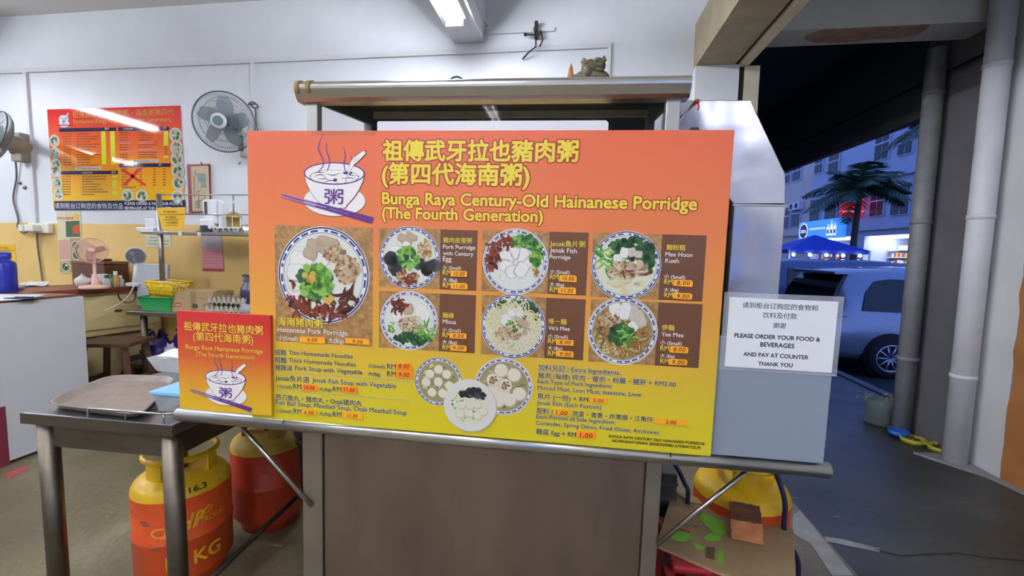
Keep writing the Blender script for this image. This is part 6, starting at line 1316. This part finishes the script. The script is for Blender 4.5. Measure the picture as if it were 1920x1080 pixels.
for (x, y) in ((142, 461), (143, 478), (123, 500), (143, 499)): c = Q2(x, y); disc(m_, c, .045, fq, 2, 7, 20); disc(m_, c, .038, fq, 3, 2, 20); scatter_ = [blob(m_, (c[0]+random.uniform(-.02, .02), c[1]+random.uniform(-.015, .015)), .014, fq, 4, random.choice((6, 4, 7)), 7) for _ in range(5)]
m_.build('poster_print', [ink('p_red', '#b8442e'), ink('p_amber', '#d8a848'), ink('p_green', '#3c5c3c'), ink('p_rose', '#c49a90'), ink('p_tomato', '#c0512e'), ink('p_tan', '#a89468'), ink('p_leaf', '#7e9c54'), ink('p_rim', '#d6d8d0')], t, world=True)
# sockets and wires
t = wt('white double wall socket with plugs on the yellow band', 'socket', 'wall_socket', 78, 436); 
p0_, p1_ = aty(64, 437, WY), aty(100, 419, WY); M_so = mat('socket_white', '#dcdcd0', .4, var=.02)
MB().box(p0_.x, p1_.x, WY-.04, WY, p0_.z, p1_.z).build('socket_plate', M_so, t, world=True, bevel=.006)
for px in (53, 65, 72): q_ = aty(px, 428, WY-.04); MB().box(q_.x-.028, q_.x+.028, WY-.10, WY-.03, q_.z-.03, q_.z+.03).build('plug', M_so, t, world=True, bevel=.008)
M_gc = mat('cord_grey', '#5e5a54', .5, var=0)
cable('power_cord', 'grey cord dropping from the wall fan to the socket', 'cord', [aty(27, 285, 3.36), aty(31, 330, 3.385), aty(25, 372, 3.385), aty(34, 410, 3.385), aty(33, 425, 3.385), aty(43, 437, 3.385), aty(53, 433, 3.35)], .007, M_gc)
cable('power_cord', 'grey cord running down the yellow wall from the socket to the worktop', 'cord', [aty(69, 437, 3.37), aty(71, 465, 3.385), aty(76, 500, 3.385), aty(80, 530, 3.385)], .007, M_gc)
# small notices
t = wt('small yellow notice on the yellow wall above the blue bottle', 'notice', 'yellow_notice', 15, 498); wall_sheet(((-18, 460), (28, 458), (31, 497), (-16, 499)), _mats['notice_yellow'], t, .002)
m_ = MB(); 
for body, q, b in (('手工西刀鱼丸', (-8, 466.5), 17), ('Homemade Fish Ball', (-6, 471), 26), ('手工猪肉丸', (-8, 479), 16), ('Meatball', (-6, 484), 16), ('OTAK猪肉丸', (-6, 491), 18)): a = Q2(*q); text(m_, body, fq, a[0], a[1], Q2(b, q[1])[0], 1, 0)
m_.build('notice_lettering', blk, t, world=True)
t = wt('pale green notice on the yellow wall below the overshelf', 'notice', 'paper_notice', 296, 463); wall_sheet(((272, 441), (320, 440), (321, 462.5), (273, 463.5)), mat('notice_pale', '#cdd2b8', .5, var=.03), t, .002)
m_ = MB()
for body, q, b in (('Please order and pay', (281, 446), 307), ('at the counter before the meal', (278, 452), 316), ('Thank you for your cooperation', (277, 458), 316)): a = Q2(*q); text(m_, body, fq, a[0], a[1], Q2(b, q[1])[0], 1, 0, bold=.01)
m_.build('notice_lettering', blk, t, world=True)
t = wt('pink and grey printed sheet hanging below the overshelf', 'notice', 'hanging_sheet', 400, 509)
wall_sheet(((380, 443), (415, 443), (419, 509), (380, 508)), mat('sheet_red', '#a83a44', .5, var=.05), t, .002); yq3 = WY-.003; fr3 = lambda x, z, l: (x, yq3-.0004*l, z)
m_ = MB(); Q3 = lambda px, py: (lambda p: (p.x, p.z))(aty(px, py, yq3)); m_.poly([Q3(*w) for w in ((378, 442), (414, 442), (417, 468), (379, 466))], fr3, 2, 0); m_.poly([Q3(*w) for w in ((379, 465), (417, 466), (419, 504), (380, 503))], fr3, 1, 1)
for y in (472, 477, 483, 489, 494): a, b = Q3(383, y), Q3(413, y+.5); stroke(m_, [a, b], .004, fr3, 2, 2)
m_.build('sheet_print', [ink('sheetgrey', '#b9b4bc', .6), ink('sheetpink', '#d68c98', .6), ink('sheetline', '#b06a78', .6)], t, world=True)
# wall hooks and bracket
m_ = MB(); 
for k, (px, py) in enumerate(((452, 306), (473, 306))):
    a = aty(px, py, WY); o = MB().tube([a+Vector((-.02, 0, .006)), a+Vector((-.01, -.012, -.012)), a+Vector((.008, -.02, -.004)), a+Vector((.01, -.02, .012))], .003, 6).build('wall_hook', M_ssd, world=True); tag(o, 'small wire wall hook below the round fan, nearer the %s' % ('framed picture' if k == 0 else 'big sign'), 'hook')
t = wt('dark metal antenna bracket with clips on the wall trunking near the beam', 'bracket', 'wall_bracket', 1005, 92); M_br = mat('bracket_dark', '#3c3d3c', .5, .5, var=.15)
p = aty(1006, 78, WY)
MB().tube([p+Vector((.0, -.05, .09)), p+Vector((.0, -.05, -.06)), p+Vector((-.05, -.06, -.10)), p+Vector((-.10, -.02, -.13))], .006, 6).build('arm', M_br, t, world=True); MB().tube([p+Vector((-.075, -.06, .025)), p+Vector((.03, -.06, .02)), p+Vector((.035, -.05, .05))], .007, 6).build('cross_arm', M_br, t, world=True)
MB().tube([p+Vector((.035, -.05, .05)), p+Vector((.05, -.05, -.01)), p+Vector((.03, -.05, -.06))], .006, 6).build('hook', M_br, t, world=True); MB().box(p.x-.012, p.x+.012, WY-.06, WY, p.z+.01, p.z+.12).build('plate', M_br, t, world=True)
m_ = MB(); m_.sphere(p+Vector((-.078, -.06, .026)), .013, 8, 6); m_.sphere(p+Vector((-.005, -.06, .06)), .016, 8, 6, 0, (1, 1, 1.5)); m_.build('clip', M_br, t, world=True)
# wall fans
M_fg = mat('fan_grey', '#c9ccce', .45, var=.03); M_fd = mat('fan_dark', '#4c5358', .4, var=.05); M_wire = mat('cage_wire', '#7d8488', .4, .5, var=0); M_bl = mat('blade_smoke', '#75828a', .3, var=.03, alpha=.75)
cx_ = aty(420, 229, 3.08)
wf = thing('wall_fan', 'large round wall fan with grey wire cage between the menu board and the big sign', 'fan', tuple(cx_)); T = aim((.30, -.93, -.16))
wire_cage(wf, .218, .085, mat('cage_ring', '#4e5558', .4, .5, var=0), M_wire, 84, T, .005, .0013, 3); blades(wf, .19, 5, M_bl, T, tw=.45)
MB().lathe([(.001, .098), (.05, .097), (.056, .09), (.054, .08)], (0, 0, 0), 24, T=T.to_3x3()).build('badge', M_fg, wf); MB().lathe([(.001, .0995), (.036, .0992)], (0, 0, 0), 24, T=T.to_3x3()).build('badge_face', mat('badge_teal', '#5d7478', .3, var=0), wf)
MB().lathe([(.001, -.20), (.05, -.195), (.075, -.15), (.07, -.06), (.04, -.03)], (0, 0, 0), 24, T=T.to_3x3()).build('motor', M_fd, wf)
bp2 = aty(463, 272, 3.37)-cx_; bk = T @ Vector((0, 0, -.16))
MB().tube([bk, bk.lerp(bp2, .6)+Vector((0, 0, .05)), bp2+Vector((0, -.0, .03))], [.03, .026, .03], 10).build('arm', M_fg, wf)
MB().tube([bp2+Vector((0, 0, .1)), bp2+Vector((0, 0, -.10))], [.048, .052], 16).build('bracket', M_fg, wf); MB().box(bp2.x-.035, bp2.x+.01, bp2.y-.062, bp2.y-.045, bp2.z-.06, bp2.z+.07).build('control_panel', M_capd, wf, bevel=.008)
cable('power_cord', 'knotted grey cord on the wall behind the round fan', 'cord', [aty(478, 195, 3.385), aty(466, 196, 3.37), aty(474, 191, 3.36), aty(484, 200, 3.37), aty(476, 202, 3.38), aty(470, 197, 3.37), aty(478, 205, 3.385), aty(480, 225, 3.385), aty(484, 250, 3.385)], .006, M_gc)
cx2 = aty(-14, 256, 2.95)
wf2 = thing('wall_fan', 'beige wall fan at the edge of the view above the socket', 'fan', tuple(cx2)); T = aim((-.25, -.9, .25)); M_be = mat('fan_beige', '#8b857a', .5, var=.06)
wire_cage(wf2, .215, .08, _mats['cage_ring'], M_wire, 72, T, .005, .0013, 3); blades(wf2, .185, 3, M_bl, T, tw=.45)
MB().lathe([(.001, -.22), (.045, -.215), (.065, -.16), (.065, -.05), (.04, -.02)], (0, 0, 0), 24, T=T.to_3x3()).build('motor', M_be, wf2)
b2 = aty(38, 276, 3.35)-cx2; bk = T @ Vector((0, 0, -.15))
MB().tube([bk, bk.lerp(b2, .55)+Vector((0, 0, .06)), b2+Vector((0, 0, .06))], [.035, .03, .04], 10).build('arm', M_be, wf2); MB().box(b2.x-.055, b2.x+.06, b2.y-.04, b2.y+.045, b2.z-.13, b2.z+.12).build('bracket', M_be, wf2, bevel=.01)
MB().lathe([(.02, .0), (.018, .02), (.001, .022)], (b2.x-.02, b2.y-.04, b2.z-.05), 14, T=Matrix.Rotation(math.pi/2, 3, 'X')).build('knob', mat('knob_dark', '#5e5a52', .5, var=0), wf2)
for k, (px, py) in enumerate(((38, 343), (47, 352))):
    a = aty(px, py, WY); o = MB().lathe([(.001, .012), (.014, .01), (.018, 0)], a, 12, T=Matrix.Rotation(math.pi/2, 3, 'X')).build('wall_plug', M_ssd, world=True); tag(o, 'round grey screw cap on the white wall below the beige fan, %s' % ('upper' if k == 0 else 'lower'), 'screw cap')
bpy.data.objects.remove(_fo)
